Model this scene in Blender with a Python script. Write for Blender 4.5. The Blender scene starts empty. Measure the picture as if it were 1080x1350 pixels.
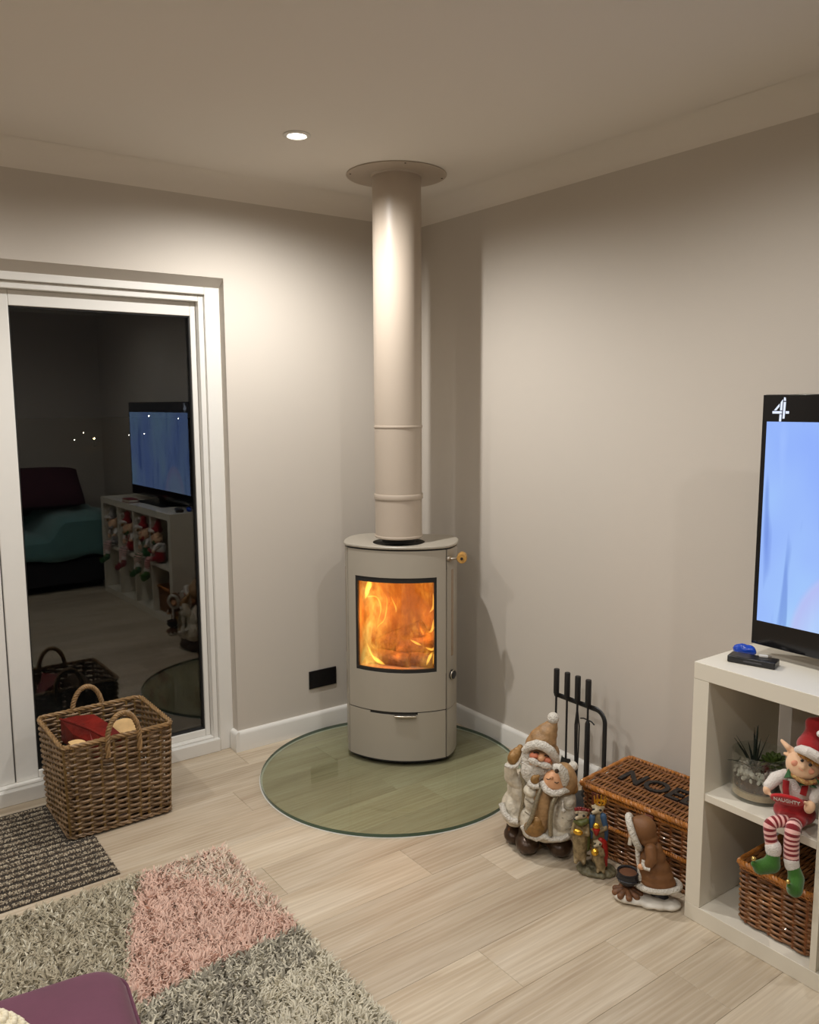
import bpy, bmesh, math, random
from mathutils import Vector, Matrix, Euler, noise as mnoise
random.seed(11)
S = bpy.context.scene
COL = S.collection
PI = math.pi

# ------------------------------------------------------------------ camera
CAM = Vector((-2.4958, -3.3499, 1.5538)); YAW = 0.94105; PITCH = -0.130065; ROLL = -0.0045326; FPX = 1092.02
cfw = Vector((math.cos(YAW)*math.cos(PITCH), math.sin(YAW)*math.cos(PITCH), math.sin(PITCH)))
_r = Vector((math.sin(YAW), -math.cos(YAW), 0)); _u = _r.cross(cfw)
crt = math.cos(ROLL)*_r + math.sin(ROLL)*_u
cup = -math.sin(ROLL)*_r + math.cos(ROLL)*_u
cd = bpy.data.cameras.new('camera'); cam = bpy.data.objects.new('camera', cd); COL.objects.link(cam)
cd.sensor_fit = 'HORIZONTAL'; cd.sensor_width = 36; cd.lens = 36*FPX/1080; cd.clip_start = .05; cd.clip_end = 300
M4 = Matrix((crt, cup, -cfw)).transposed().to_4x4(); M4.translation = CAM
cam.matrix_world = M4
S.camera = cam

# ------------------------------------------------------------------ world, exposure
W = bpy.data.worlds.new('night'); S.world = W; W.use_nodes = True
W.node_tree.nodes['Background'].inputs[0].default_value = (.010, .011, .014, 1)
W.node_tree.nodes['Background'].inputs[1].default_value = .25
S.view_settings.view_transform = 'Standard'; S.view_settings.look = 'None'
S.view_settings.gamma = 1; S.view_settings.use_curve_mapping = False
S.view_settings.exposure = 0.08
S.cycles.max_bounces = 8; S.cycles.diffuse_bounces = 4; S.cycles.transparent_max_bounces = 16
S.cycles.caustics_reflective = False; S.cycles.caustics_refractive = False
S.cycles.sample_clamp_indirect = 4
LAMP_W = 52.0; LAMP_COL = (1.0, .982, .955)

# ------------------------------------------------------------------ measuring helpers
def pray(x, y): return cfw + crt*((x-540)/FPX) - cup*((y-675)/FPX)
def floor_at(x, y, z=0.0):
    d = pray(x, y); return CAM + d*((z-CAM.z)/d.z)
class Frame:
    """a figure that faces the viewer's side of the room: origin, heading, and sizes read in its own upright plane"""
    def __init__(s, P0):
        s.o = Vector(P0); v = CAM - s.o; s.s = Vector((v.x, v.y, 0)).normalized()
        s.r = Vector((-s.s.y, s.s.x, 0)); s.rz = math.atan2(s.s.x, -s.s.y)
    def __call__(s, x, y, d=0.0):
        q = pray(x, y); t = ((s.o-CAM).dot(s.s)+d)/q.dot(s.s); X = CAM+q*t-s.o
        return Vector((X.dot(s.r), -d, X.z))
    def k(s): return (s.o-CAM).length/FPX

# ------------------------------------------------------------------ object helpers
def tag(o, label=None, cat=None, group=None, kind=None):
    if label: o['label'] = label
    if cat: o['category'] = cat
    if group: o['group'] = group
    if kind: o['kind'] = kind
    return o
def thing(name, label, cat, loc=(0,0,0), rz=0.0, group=None):
    o = bpy.data.objects.new(name, None); COL.objects.link(o); o.empty_display_size = .05
    o.location = loc; o.rotation_euler = (0,0,rz); return tag(o, label, cat, group)
class MB:
    def __init__(s): s.v = []; s.f = []; s.c = None
    def add(s, vs, fs):
        b = len(s.v); s.v += [tuple(v) for v in vs]; s.f += [tuple(i+b for i in f) for f in fs]; return s
    def box(s, x0, y0, z0, x1, y1, z1):
        x0,x1 = min(x0,x1),max(x0,x1); y0,y1 = min(y0,y1),max(y0,y1); z0,z1 = min(z0,z1),max(z0,z1)
        return s.add([(x,y,z) for z in (z0,z1) for y in (y0,y1) for x in (x0,x1)],
                     [(0,2,3,1),(4,5,7,6),(0,1,5,4),(2,6,7,3),(0,4,6,2),(1,3,7,5)])
    def tube(s, pts, r, n=8, closed=False, caps=True, flat=1.0, up=None):
        pts = [Vector(p) for p in pts]; m = len(pts)
        rs = r if isinstance(r, (list,tuple)) else [r]*m
        vs = []; ref = Vector(up) if up else None; last = None
        for i,p in enumerate(pts):
            a = pts[i-1] if (i>0 or closed) else pts[0]; b = pts[(i+1)%m] if (i<m-1 or closed) else pts[-1]
            t = (b-a)
            t = t.normalized() if t.length>1e-9 else Vector((0,0,1))
            if ref is not None: nx = ref - t*ref.dot(t)
            elif last is None:
                h = Vector((0,0,1)) if abs(t.z)<.9 else Vector((1,0,0)); nx = h - t*h.dot(t)
            else: nx = last - t*last.dot(t)
            nx.normalize(); last = nx; ny = t.cross(nx)
            for k in range(n):
                a_ = 2*PI*k/n; vs.append(p + nx*(math.cos(a_)*rs[i]*flat) + ny*(math.sin(a_)*rs[i]))
        fs = []
        for i in range(m if closed else m-1):
            j = (i+1)%m
            for k in range(n): fs.append((i*n+k, i*n+(k+1)%n, j*n+(k+1)%n, j*n+k))
        if not closed and caps: fs += [tuple(range(n-1,-1,-1)), tuple((m-1)*n+k for k in range(n))]
        return s.add(vs, fs)
    def lathe(s, prof, n=32, c=(0,0,0), axis=None):
        """prof: (r,z) list; ends with r=0 close"""
        c = Vector(c); q = axis_rot(axis) if axis else None; vs = []; fs = []; rows = []
        for r,z in prof:
            if r < 1e-7:
                rows.append([len(vs)]); vs.append(Vector((0,0,z)))
            else:
                rows.append(list(range(len(vs), len(vs)+n)))
                vs += [Vector((r*math.cos(2*PI*k/n), r*math.sin(2*PI*k/n), z)) for k in range(n)]
        for a,b in zip(rows, rows[1:]):
            for k in range(n):
                l = (k+1)%n
                if len(a)==1 and len(b)==1: continue
                if len(a)==1: fs.append((a[0], b[l], b[k]))
                elif len(b)==1: fs.append((a[k], a[l], b[0]))
                else: fs.append((a[k], a[l], b[l], b[k]))
        if q is not None: vs = [q @ v for v in vs]
        return s.add([v+c for v in vs], fs)
    def ell(s, c, r, rot=None, n=20, m=12):
        c = Vector(c); r = (r,r,r) if not hasattr(r,'__len__') else r
        R = Euler(rot).to_matrix() if rot else Matrix.Identity(3)
        vs = [(0,0,-1)]; fs = []
        for i in range(1,m):
            a = -PI/2+PI*i/m
            vs += [(math.cos(a)*math.cos(2*PI*k/n), math.cos(a)*math.sin(2*PI*k/n), math.sin(a)) for k in range(n)]
        vs.append((0,0,1)); T = len(vs)-1
        for k in range(n):
            l = (k+1)%n; fs.append((0,1+l,1+k)); fs.append((T, 1+(m-2)*n+k, 1+(m-2)*n+l))
            for i in range(m-2): fs.append((1+i*n+k,1+i*n+l,1+(i+1)*n+l,1+(i+1)*n+k))
        return s.add([c + R @ Vector((x*r[0],y*r[1],z*r[2])) for x,y,z in vs], fs)
    def cap(s, p0, p1, r0, r1=None, n=14):
        r1 = r0 if r1 is None else r1
        p0 = Vector(p0); p1 = Vector(p1)
        s.ell(p0, r0*1.001, n=n, m=10); s.ell(p1, r1*1.001, n=n, m=10); return s.tube([p0,p1],[r0,r1],n)
    def prism(s, out, z0, z1):
        n = len(out)
        return s.add([(x,y,z0) for x,y in out]+[(x,y,z1) for x,y in out],
              [tuple(range(n-1,-1,-1)), tuple(range(n,2*n))]+[(k,(k+1)%n,n+(k+1)%n,n+k) for k in range(n)])
    def xf(s, M, start=0):
        s.v[start:] = [tuple(M @ Vector(v)) for v in s.v[start:]]; return s
    def mesh(s, name):
        me = bpy.data.meshes.new(name); me.from_pydata(s.v, [], s.f); me.validate()
        bm = bmesh.new(); bm.from_mesh(me); bmesh.ops.recalc_face_normals(bm, faces=bm.faces); bm.to_mesh(me); bm.free()
        return me
    def build(s, name, m, parent=None, smooth=True, bevel=0.0, seg=2, loc=None):
        return link(name, s.mesh(name), m, parent, smooth, bevel, seg, loc)
def link(name, me, m, parent=None, smooth=True, bevel=0.0, seg=2, loc=None):
    o = bpy.data.objects.new(name, me); COL.objects.link(o)
    if m:
        me.materials.clear()
        for x in (m if isinstance(m,(list,tuple)) else [m]): me.materials.append(x)
    if smooth:
        me.polygons.foreach_set('use_smooth', [True]*len(me.polygons))
        try: me.set_sharp_from_angle(angle=math.radians(40))
        except Exception: pass
    if bevel:
        b = o.modifiers.new('bevel','BEVEL'); b.width = bevel; b.segments = seg; b.limit_method = 'ANGLE'; b.angle_limit = math.radians(40)
        b.harden_normals = False
    if parent: o.parent = parent
    if loc is not None: o.location = loc
    return o
def axis_rot(a): return Vector((0,0,1)).rotation_difference(Vector(a).normalized()).to_matrix()
def fuse(name, mb, m, parent=None, voxel=.004, it=4, disp=None):
    """one continuous surface grown over the overlapping volumes in mb"""
    o = bpy.data.objects.new('tmp', mb.mesh('tmp')); COL.objects.link(o)
    r = o.modifiers.new('r','REMESH'); r.mode = 'VOXEL'; r.voxel_size = voxel
    if it: k = o.modifiers.new('s','SMOOTH'); k.iterations = it; k.factor = .5
    dg = bpy.context.evaluated_depsgraph_get(); me = bpy.data.meshes.new_from_object(o.evaluated_get(dg))
    t = o.data; bpy.data.objects.remove(o); bpy.data.meshes.remove(t); me.name = name
    if disp:
        amp, sc = disp
        nl = [v.normal.copy() for v in me.vertices]
        for v,n in zip(me.vertices, nl): v.co += n*(amp*mnoise.noise(v.co*sc))
    return link(name, me, m, parent)
def text_mesh(body, size, extrude, bold=0.0):
    cu = bpy.data.curves.new('t','FONT'); cu.body = body; cu.size = size; cu.extrude = extrude; cu.offset = bold
    cu.align_x = 'CENTER'; cu.align_y = 'CENTER'; cu.resolution_u = 3
    o = bpy.data.objects.new('t', cu); COL.objects.link(o)
    dg = bpy.context.evaluated_depsgraph_get(); me = bpy.data.meshes.new_from_object(o.evaluated_get(dg))
    bpy.data.objects.remove(o); bpy.data.curves.remove(cu); return me
def copy_tree(o, parent=None):
    c = o.copy(); COL.objects.link(c)
    if parent: c.parent = parent
    for ch in list(o.children): copy_tree(ch, c)
    return c

# ------------------------------------------------------------------ materials
def srgb(r, g, b):
    f = lambda c: c/12.92 if c<=.04045 else ((c+.055)/1.055)**2.4
    return (f(r/255), f(g/255), f(b/255), 1)
class NT:
    def __init__(s, name):
        s.m = bpy.data.materials.new(name); s.m.use_nodes = True; s.t = s.m.node_tree; s.t.nodes.clear()
        s.out = s.t.nodes.new('ShaderNodeOutputMaterial')
    def n(s, t, **kw):
        o = s.t.nodes.new('ShaderNode'+t)
        for k,v in kw.items():
            if k in o.inputs.keys(): s.set(o, k, v)
            else: setattr(o, k, v)
        return o
    def set(s, o, k, v):
        if isinstance(v, bpy.types.NodeSocket): s.t.links.new(v, o.inputs[k])
        else: o.inputs[k].default_value = v
    def l(s, a, b): s.t.links.new(a, b)
    def ramp(s, fac, stops):
        r = s.n('ValToRGB'); s.l(fac, r.inputs[0]); e = r.color_ramp.elements
        while len(e) < len(stops): e.new(.5)
        for x,(p,c) in zip(e, stops): x.position = p; x.color = c
        return r.outputs[0]
    def math(s, op, a, b=None):
        m = s.n('Math'); m.operation = op
        for i,v in enumerate((a,b)):
            if v is None: continue
            if isinstance(v, bpy.types.NodeSocket): s.l(v, m.inputs[i])
            else: m.inputs[i].default_value = v
        return m.outputs[0]
    def mix(s, f, a, b, blend='MIX'):
        m = s.n('Mix'); m.data_type = 'RGBA'; m.blend_type = blend
        for i,v in ((0,f),(6,a),(7,b)):
            if isinstance(v, bpy.types.NodeSocket): s.l(v, m.inputs[i])
            else: m.inputs[i].default_value = v
        return m.outputs[2]
    def coord(s, scale=(1,1,1), kind='Object', rot=(0,0,0)):
        c = s.n('TexCoord'); mp = s.n('Mapping'); s.l(c.outputs[kind], mp.inputs[0])
        mp.inputs['Scale'].default_value = scale; mp.inputs['Rotation'].default_value = rot; return mp.outputs[0]
def pm(name, col, rough=.5, metal=0.0, var=0.0, vs=20.0, bump=0.0, bs=60.0, spec=.5, coat=0.0, sheen=0.0, col2=None, vscale=(1,1,1), alpha_attr=None):
    t = NT(name); b = t.n('BsdfPrincipled'); t.l(b.outputs[0], t.out.inputs[0])
    b.inputs['Roughness'].default_value = rough; b.inputs['Metallic'].default_value = metal
    b.inputs['Specular IOR Level'].default_value = spec; b.inputs['Coat Weight'].default_value = coat
    b.inputs['Sheen Weight'].default_value = sheen
    if alpha_attr:
        a = t.n('Attribute'); a.attribute_name = alpha_attr; t.l(a.outputs['Color'], b.inputs['Base Color'])
    elif var or col2:
        nz = t.n('TexNoise', Vector=t.coord(vscale), Scale=vs, Detail=4.0, Roughness=.6)
        c1 = tuple(max(0,c*(1-var)) for c in col[:3])+(1,); c2 = col2 or tuple(min(1,c*(1+var)) for c in col[:3])+(1,)
        t.l(t.ramp(nz.outputs[0], [(.3,c1),(.7,c2)]), b.inputs['Base Color'])
    else: b.inputs['Base Color'].default_value = col
    if bump:
        nz = t.n('TexNoise', Vector=t.coord(vscale), Scale=bs, Detail=3.0)
        bp = t.n('Bump', Height=nz.outputs[0], Distance=.01, Strength=bump); t.l(bp.outputs[0], b.inputs['Normal'])
    return t.m
def emit(name, col, st):
    t = NT(name); e = t.n('Emission', Color=col, Strength=st); t.l(e.outputs[0], t.out.inputs[0]); return t.m
def pane(name, tint, refl=1.0, rough=0.0):
    """clear flat glass: tinted transmission plus mirror reflection that grows at grazing angles"""
    t = NT(name); tr = t.n('BsdfTransparent', Color=tint); gl = t.n('BsdfGlossy', Roughness=rough, Color=(1,1,1,1))
    lw = t.n('LayerWeight', Blend=.5); p5 = t.math('POWER', lw.outputs['Facing'], 5.0)
    f = t.math('MULTIPLY', t.math('ADD', t.math('MULTIPLY', p5, .96), .04), refl)
    mx = t.n('MixShader'); t.l(f, mx.inputs[0]); t.l(tr.outputs[0], mx.inputs[1]); t.l(gl.outputs[0], mx.inputs[2])
    t.l(mx.outputs[0], t.out.inputs[0]); return t.m

m_wall = pm('wall_paint', srgb(198,190,179), .85, bump=.05, bs=250, spec=.25)
m_ceil = pm('ceiling_paint', srgb(226,219,209), .9, bump=.04, bs=200, spec=.2)
m_trim = pm('white_gloss', srgb(226,223,216), .3, var=.01)
m_upvc = pm('white_upvc', srgb(222,219,212), .28, var=.01, coat=.2)
m_black = pm('black_plastic', (.008,.008,.009,1), .3)
m_blackm = pm('black_iron', (.010,.010,.011,1), .45, bump=.1, bs=300)
m_gasket = pm('gasket', (.012,.011,.010,1), .6)
m_stove = pm('stove_enamel', srgb(166,158,144), .38, var=.015, vs=4, bump=.02, bs=600)
m_pipe = pm('flue_enamel', srgb(182,168,152), .42, var=.015, vs=3, bump=.02, bs=500)
m_white = pm('shelf_white', srgb(224,217,201), .38, var=.01, vs=6)
m_steel = pm('brushed_steel', srgb(190,180,165), .3, metal=.9)

def plank_material():
    t = NT('oak_plank'); b = t.n('BsdfPrincipled'); t.l(b.outputs[0], t.out.inputs[0])
    oi = t.n('ObjectInfo'); tc = t.n('TexCoord')
    off = t.n('CombineXYZ'); t.l(t.math('MULTIPLY', oi.outputs['Random'], 37.0), off.inputs[0]); t.l(t.math('MULTIPLY', oi.outputs['Random'], 91.0), off.inputs[1])
    ad = t.n('VectorMath'); ad.operation = 'ADD'; t.l(tc.outputs['Object'], ad.inputs[0]); t.l(off.outputs[0], ad.inputs[1])
    def mp(sc):
        m = t.n('Mapping'); t.l(ad.outputs[0], m.inputs[0]); m.inputs['Scale'].default_value = sc; return m.outputs[0]
    broad = t.n('TexNoise', Vector=mp((1.1,8.5,1)), Scale=1.0, Detail=3.5, Distortion=1.1)
    wv = t.n('TexWave', Vector=mp((.55,7.5,1)), Scale=2.2, Distortion=7.0, Detail=2.5); wv.bands_direction = 'Y'
    wv.inputs['Detail Scale'].default_value = 1.2
    fine = t.n('TexNoise', Vector=mp((4,95,1)), Scale=1.0, Detail=3.0, Distortion=.4)
    c = t.ramp(broad.outputs[0], [(.28,srgb(176,158,134)),(.48,srgb(195,179,155)),(.72,srgb(209,196,175))])
    c = t.mix(t.math('MULTIPLY', t.math('POWER', wv.outputs[0], 3.0), .30), c, srgb(220,209,190))
    c = t.mix(t.math('MULTIPLY', t.ramp(fine.outputs[0], [(.42,(1,1,1,1)),(.56,(0,0,0,1))]), .20), c, srgb(152,132,108))
    tone = t.ramp(oi.outputs['Random'], [(0,(.84,.83,.82,1)),(.35,(.93,.925,.92,1)),(.7,(1.0,1.0,1.0,1)),(1,(1.05,1.05,1.04,1))])
    c = t.mix(1.0, c, tone, 'MULTIPLY')
    t.l(c, b.inputs['Base Color']); b.inputs['Roughness'].default_value = .42; b.inputs['Specular IOR Level'].default_value = .4
    bp = t.n('Bump', Height=fine.outputs[0], Distance=.001, Strength=.25); t.l(bp.outputs[0], b.inputs['Normal'])
    return t.m
m_plank = plank_material()

# ================================================================== THE ROOM
X0, Y0, ZC, ZW = -5.2, -4.72, 2.48, 2.40        # far left wall, back wall, ceiling, top of plain wall
def struct(name, mb, m, label=None, **kw):
    o = mb.build(name, m, **kw); o['kind'] = 'structure'
    if label: o['label'] = label
    return o
OX0, OX1, OZ = -2.79, -1.018, 2.079             # door opening
w = MB().box(X0-.25, 0, -.1, OX0, .26, ZC+.1).box(OX1, 0, -.1, .25, .26, ZC+.1).box(OX0, 0, OZ, OX1, .26, ZC+.1)
w.add([(OX0,.0006,OZ),(OX1,.0006,OZ),(OX0,.055,OZ-.039),(OX1,.055,OZ-.039),(OX0,.055,OZ+.01),(OX1,.055,OZ+.01),(OX0,.0006,OZ+.01),(OX1,.0006,OZ+.01)],
      [(0,2,3,1),(2,4,5,3),(4,6,7,5),(6,0,1,7),(0,6,4,2),(1,3,5,7)])
struct('wall_left', w, m_wall, 'pale warm grey wall with the glazed patio door', smooth=False)
struct('wall_right', MB().box(0, Y0-.25, -.1, .25, 0, ZC+.1), m_wall, 'pale warm grey wall behind the television and stove', smooth=False)
struct('wall_back', MB().box(X0-.25, Y0-.25, -.1, 0, Y0, ZC+.1), m_wall, 'pale wall behind the sofa', smooth=False)
struct('wall_far', MB().box(X0-.25, Y0, -.1, X0, 0, ZC+.1), m_wall, 'pale wall at the far side of the room', smooth=False)
LAMPS = [(-1.03,-.685), (-.90,-2.03), (-.93,-3.27), (-2.45,-.68), (-2.40,-1.96), (-2.40,-3.27), (-3.9,-.68), (-3.9,-1.96), (-3.9,-3.27)]
struct('ceiling', MB().box(X0-.25, Y0-.25, ZC, .25, .26, ZC+.15), m_ceil, 'smooth white plaster ceiling', smooth=False)
def coving(name, p0, p1, inward):
    n = 10; prof = []
    for i in range(n+1):
        a = PI/2*i/n; prof.append((.105*(1-math.sin(a)) if 0 else .105-.105*math.sin(a), .08-.08*math.cos(a)))
    # concave quarter from the wall (offset 0, drop .08) to the ceiling (offset .105, drop 0)
    pr = [(.105*(1-math.cos(PI/2*i/n)), -.08*(1-math.sin(PI/2*i/n))) for i in range(n+1)]
    mb = MB(); p0 = Vector(p0); p1 = Vector(p1); iv = Vector(inward); vs = []
    for p in (p0,p1):
        for o,dz in pr: vs.append(p+iv*o+Vector((0,0,ZC+dz-.0005)))
        vs.append(p+Vector((0,0,ZC)))
    k = n+2
    mb.add(vs, [(i,i+1,k+i+1,k+i) for i in range(n)]+[(n,n+1,k+n+1,k+n),(n+1,0,k,k+n+1),tuple(range(k)),tuple(range(2*k-1,k-1,-1))])
    o = struct(name, mb, m_ceil, None); return o
coving('trim_1', (X0,0,0), (0,0,0), (0,-1,0)); coving('trim_2', (0,0,0), (0,Y0,0), (-1,0,0))
coving('trim_3', (0,Y0,0), (X0,Y0,0), (0,1,0)); coving('trim_4', (X0,Y0,0), (X0,0,0), (1,0,0))
def base_prof(h=.092, t=.018):
    return [(0,0),(t,0),(t,h-.016),(t-.002,h-.008),(t-.006,h-.003),(t-.011,h),(0,h)]
def baseboard(name, segs):
    mb = MB()
    for p0,p1,iv in segs:
        p0=Vector(p0); p1=Vector(p1); iv=Vector(iv); pr=base_prof(); k=len(pr); vs=[]
        for p in (p0,p1): vs += [p+iv*o+Vector((0,0,z+.0005)) for o,z in pr]
        mb.add(vs, [(i,(i+1)%k,k+(i+1)%k,k+i) for i in range(k)]+[tuple(range(k)),tuple(range(2*k-1,k-1,-1))])
    return struct(name, mb, m_trim)
baseboard('baseboard_left', [((OX1,0,0),(0,0,0),(0,-1,0)), ((OX1,-.0178,0),(OX1,.046,0),(-1,0,0)), ((X0,0,0),(OX0+.018,0,0),(0,-1,0))])
baseboard('baseboard_right', [((0,0,0),(0,Y0,0),(-1,0,0))])
baseboard('baseboard_back', [((0,Y0,0),(X0,Y0,0),(0,1,0))])
baseboard('baseboard_far', [((X0,Y0,0),(X0,0,0),(1,0,0))])
# floor boards, one by one
fl = struct('floor', MB().box(X0-.25, Y0-.25, -.12, .25, .26, -.009), pm('subfloor', srgb(90,76,62), .8), 'pale limed oak plank floor', smooth=False)
RW, PL, GAP = .19, 1.22, .0006
ENDS = {0:-1.04, 1:-.715, 4:-.556, 5:-1.36, 6:-.92, 8:-.30, 10:-.726, 11:-.68}
pk = {}
def plank(x0, x1, y0, y1):
    key = (round(x1-x0,3), round(y1-y0,3))
    if key not in pk:
        a, c = key; a -= GAP; c -= GAP; e = .0008
        mb = MB().add([(0,0,-.008),(a,0,-.008),(a,c,-.008),(0,c,-.008),(0,0,-e),(a,0,-e),(a,c,-e),(0,c,-e),(e,e,0),(a-e,e,0),(a-e,c-e,0),(e,c-e,0)],
              [(3,2,1,0),(0,1,5,4),(1,2,6,5),(2,3,7,6),(3,0,4,7),(4,5,9,8),(5,6,10,9),(6,7,11,10),(7,4,8,11),(8,9,10,11)])
        pk[key] = mb.mesh('plank')
    return link('plank', pk[key], m_plank, fl, smooth=False, loc=(x0,y0,0))
r = 0; y = .02
while y > Y0:
    ya, yb = y, max(y-RW, Y0)
    e = ENDS.get(r, -random.uniform(.1, 1.3))
    while e < 0: e += PL
    x = e
    while x > X0:
        xa, xb = min(x, 0), max(x-PL, X0)
        if xa-xb > .02: plank(xb, xa, yb, min(ya,0.0) if r else 0.0)
        x -= PL
    y -= RW; r += 1
# threshold strip of floor inside the door reveal
plank(OX0, OX1, .0005, .0605)

# ------------------------------------------------------------------ patio door
m_dglass = pane('patio_glass', (.93,.95,.94,1), 1.45)
d = bpy.data.objects.new('door_1', None); COL.objects.link(d); tag(d, 'white framed glazed patio door with dark night outside', None, None, 'structure')
def part(mb, name, m, parent, bevel=.0, **kw): return mb.build(name, m, parent, bevel=bevel, **kw)
fr = MB().box(-1.083,.05,0,OX1+.002,.17,2.05).box(OX0-.002,.05,0,OX0+.065,.17,2.05).box(OX0+.065,.05,2.013,-1.083,.17,2.05)
fr.box(-1.106,.066,.05,-1.083,.17,2.013).box(OX0+.065,.066,.05,OX0+.09,.17,2.013).box(OX0+.09,.066,1.985,-1.106,.17,2.013)
part(fr, 'door_frame', m_upvc, d, .003)
part(MB().box(OX0+.065,.045,0,-1.083,.17,.058).box(OX0+.065,.07,.058,-1.083,.16,.066), 'sill', m_upvc, d, .003)
def leaf(xa, xb, ya, yb, rot=0.0):
    """sliding leaf from xa (left) to xb (right): stiles and rails, gasket and pane"""
    gl, gr, gb, gt = xa+.083, xb-.024 if xb > -1.2 else xb-.083, .097, 1.926
    if xb < -1.2: gl = xa+.024
    f = MB().box(xa,ya,.066,gl,yb,1.985).box(gr,ya,.066,xb,yb,1.985).box(gl,ya,.066,gr,yb,gb).box(gl,ya,gt,gr,yb,1.985)
    lf = part(f, 'door_leaf', m_upvc, d, .003)
    g = .005; k = MB()
    for (a,b,c_,e) in ((gl,gl+g,gb,gt),(gr-g,gr,gb,gt),(gl,gr,gb,gb+g),(gl,gr,gt-g,gt)): k.box(a,ya+.008,c_,b,yb-.008,e)
    part(k, 'gasket', m_gasket, lf)
    cx = (gl+gr)/2; hw = (gr-gl)/2-.0005
    p_ = MB().box(-hw,-.003,gb+.0005,hw,.003,gt-.0005).build('glass_pane', m_dglass, lf, smooth=False, loc=(cx,(ya+yb)/2,0))
    p_.rotation_euler[2] = rot
    return lf
leaf(-1.921, -1.107, .098, .136, math.radians(.8))
leaf(-2.735, -1.9255, .098, .136, 0)

# ------------------------------------------------------------------ outside
struct('floor_outside', MB().box(-60,.26,-.3,40,120,-.25), pm('dark_lawn', srgb(14,15,13), .95, var=.3), 'dark garden ground outside the patio door', smooth=False)
m_post = pm('dark_post', srgb(50,50,52), .5)
for i,(px,py,dist,c,lab) in enumerate([
  (45,580,44,(1,.8,.55,1),'dim street lamp furthest left through the dark door glass'),
  (98,577,40,(1,.85,.6,1),'small street lamp left of the warm orange one outside'),
  (110,568,52,(1,.8,.6,1),'faint high street lamp above its neighbours outside the door'),
  (124,574,34,(1,.55,.2,1),'warm orange street lamp, brightest light outside the door'),
  (170,571,46,(1,.9,.75,1),'pale street lamp seen beside the reflected television screen'),
  (190,569,40,(1,.85,.65,1),'pale street lamp seen low on the reflected television screen'),
  (196,546,58,(1,.9,.75,1),'small street lamp near the top of the reflected television'),
  (235,549,42,(1,.9,.7,1),'street lamp seen furthest right through the door glass')]):
    q = pray(px,py); X = CAM+q*((dist-CAM.y)/q.y); t = thing('street_lamp', lab, 'street lamp', (X.x,X.y,-.25), 0, 'street lamps out in the night')
    h = X.z+.25; rr = .034*dist/40*(1.35 if i==3 else .8)
    MB().tube([(0,0,0),(0,0,h-.12)], [.05,.03], 8).lathe([(0,h-.1),(.12,h-.1),(.10,h-.06),(0,h-.02)],12).build('post', m_post, t)
    MB().lathe([(0,-rr),(rr*.8,-rr*.5),(rr,0),(rr*.7,rr*.7),(0,rr)],10,(0,0,h-.1-rr)).build('lamp_glass', emit('lamp_glow%d'%i, c, 60 if i==3 else 22), t)

# ------------------------------------------------------------------ downlights
m_lampglow = emit('downlight_glow', (1,.93,.80,1), 18)
LABS = ['glowing round ceiling downlight left of the flue pipe', 'ceiling downlight at the very top edge above the right wall',
 'ceiling downlight over the shelf unit', 'ceiling downlight in front of the patio door, second from the corner', 'ceiling downlight over the rug',
 'ceiling downlight above the viewer', 'ceiling downlight at the far end near the patio wall', 'ceiling downlight at the far end, middle row', 'ceiling downlight at the far end, nearest the sofa wall']
POWER = [1.38, .45, .5, .55, .55, .55, .5, .5, .5]
for (x,y),lab,pw in zip(LAMPS, LABS, POWER):
    t = thing('downlight', lab, 'downlight', (x,y,ZC), 0, 'recessed ceiling downlights')
    MB().lathe([(.030,-.0005),(.0475,-.0005),(.0475,-.003),(.044,-.006),(.035,-.007),(.031,-.004),(.030,-.0005)],32).build('bezel', m_trim, t)
    MB().lathe([(0,-.0010),(.029,-.0010),(.028,-.004),(.018,-.0075),(0,-.009)],24).build('lamp_face', m_lampglow, t)
    ld = bpy.data.lights.new('lamp_light','SPOT'); ld.energy = LAMP_W*pw; ld.color = LAMP_COL; ld.spot_size = math.radians(168); ld.spot_blend = .75; ld.shadow_soft_size = .019
    lo = bpy.data.objects.new('lamp_light', ld); COL.objects.link(lo); lo.parent = t; lo.location = (0,0,-.038)
# ================================================================== STOVE
SX, SY = -.455, -.470
stove = thing('wood_stove', 'pale grey curved wood burning stove lit with orange flames', 'stove', (SX,SY,.0172), -PI/4)
R0, NF = .36, .13
def arcn(u): return NF-R0+math.sqrt(R0*R0-u*u)          # how far the front bows out at u
SIDE = [(.215,.058),(.228,.035),(.238,.005),(.2435,-.035),(.2445,-.08),(.240,-.125),(.228,-.165),(.208,-.197),(.178,-.214),(.14,-.22)]
def outline(off=0.0, nf=24):
    pts = [(u, arcn(u)) for u in [-.215+.43*i/nf for i in range(nf+1)]]
    pts += SIDE[1:] + [(-u,n) for u,n in SIDE[:0:-1]]
    out = []; m = len(pts)
    for i in range(m):
        a = Vector(pts[i-1]); b = Vector(pts[(i+1)%m]); t = (b-a).normalized(); nrm = Vector((-t.y, t.x))
        q = Vector(pts[i]) + nrm*off
        out.append((q.x, -q.y))
    return out                                            # local x,y (front is -y)
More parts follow.
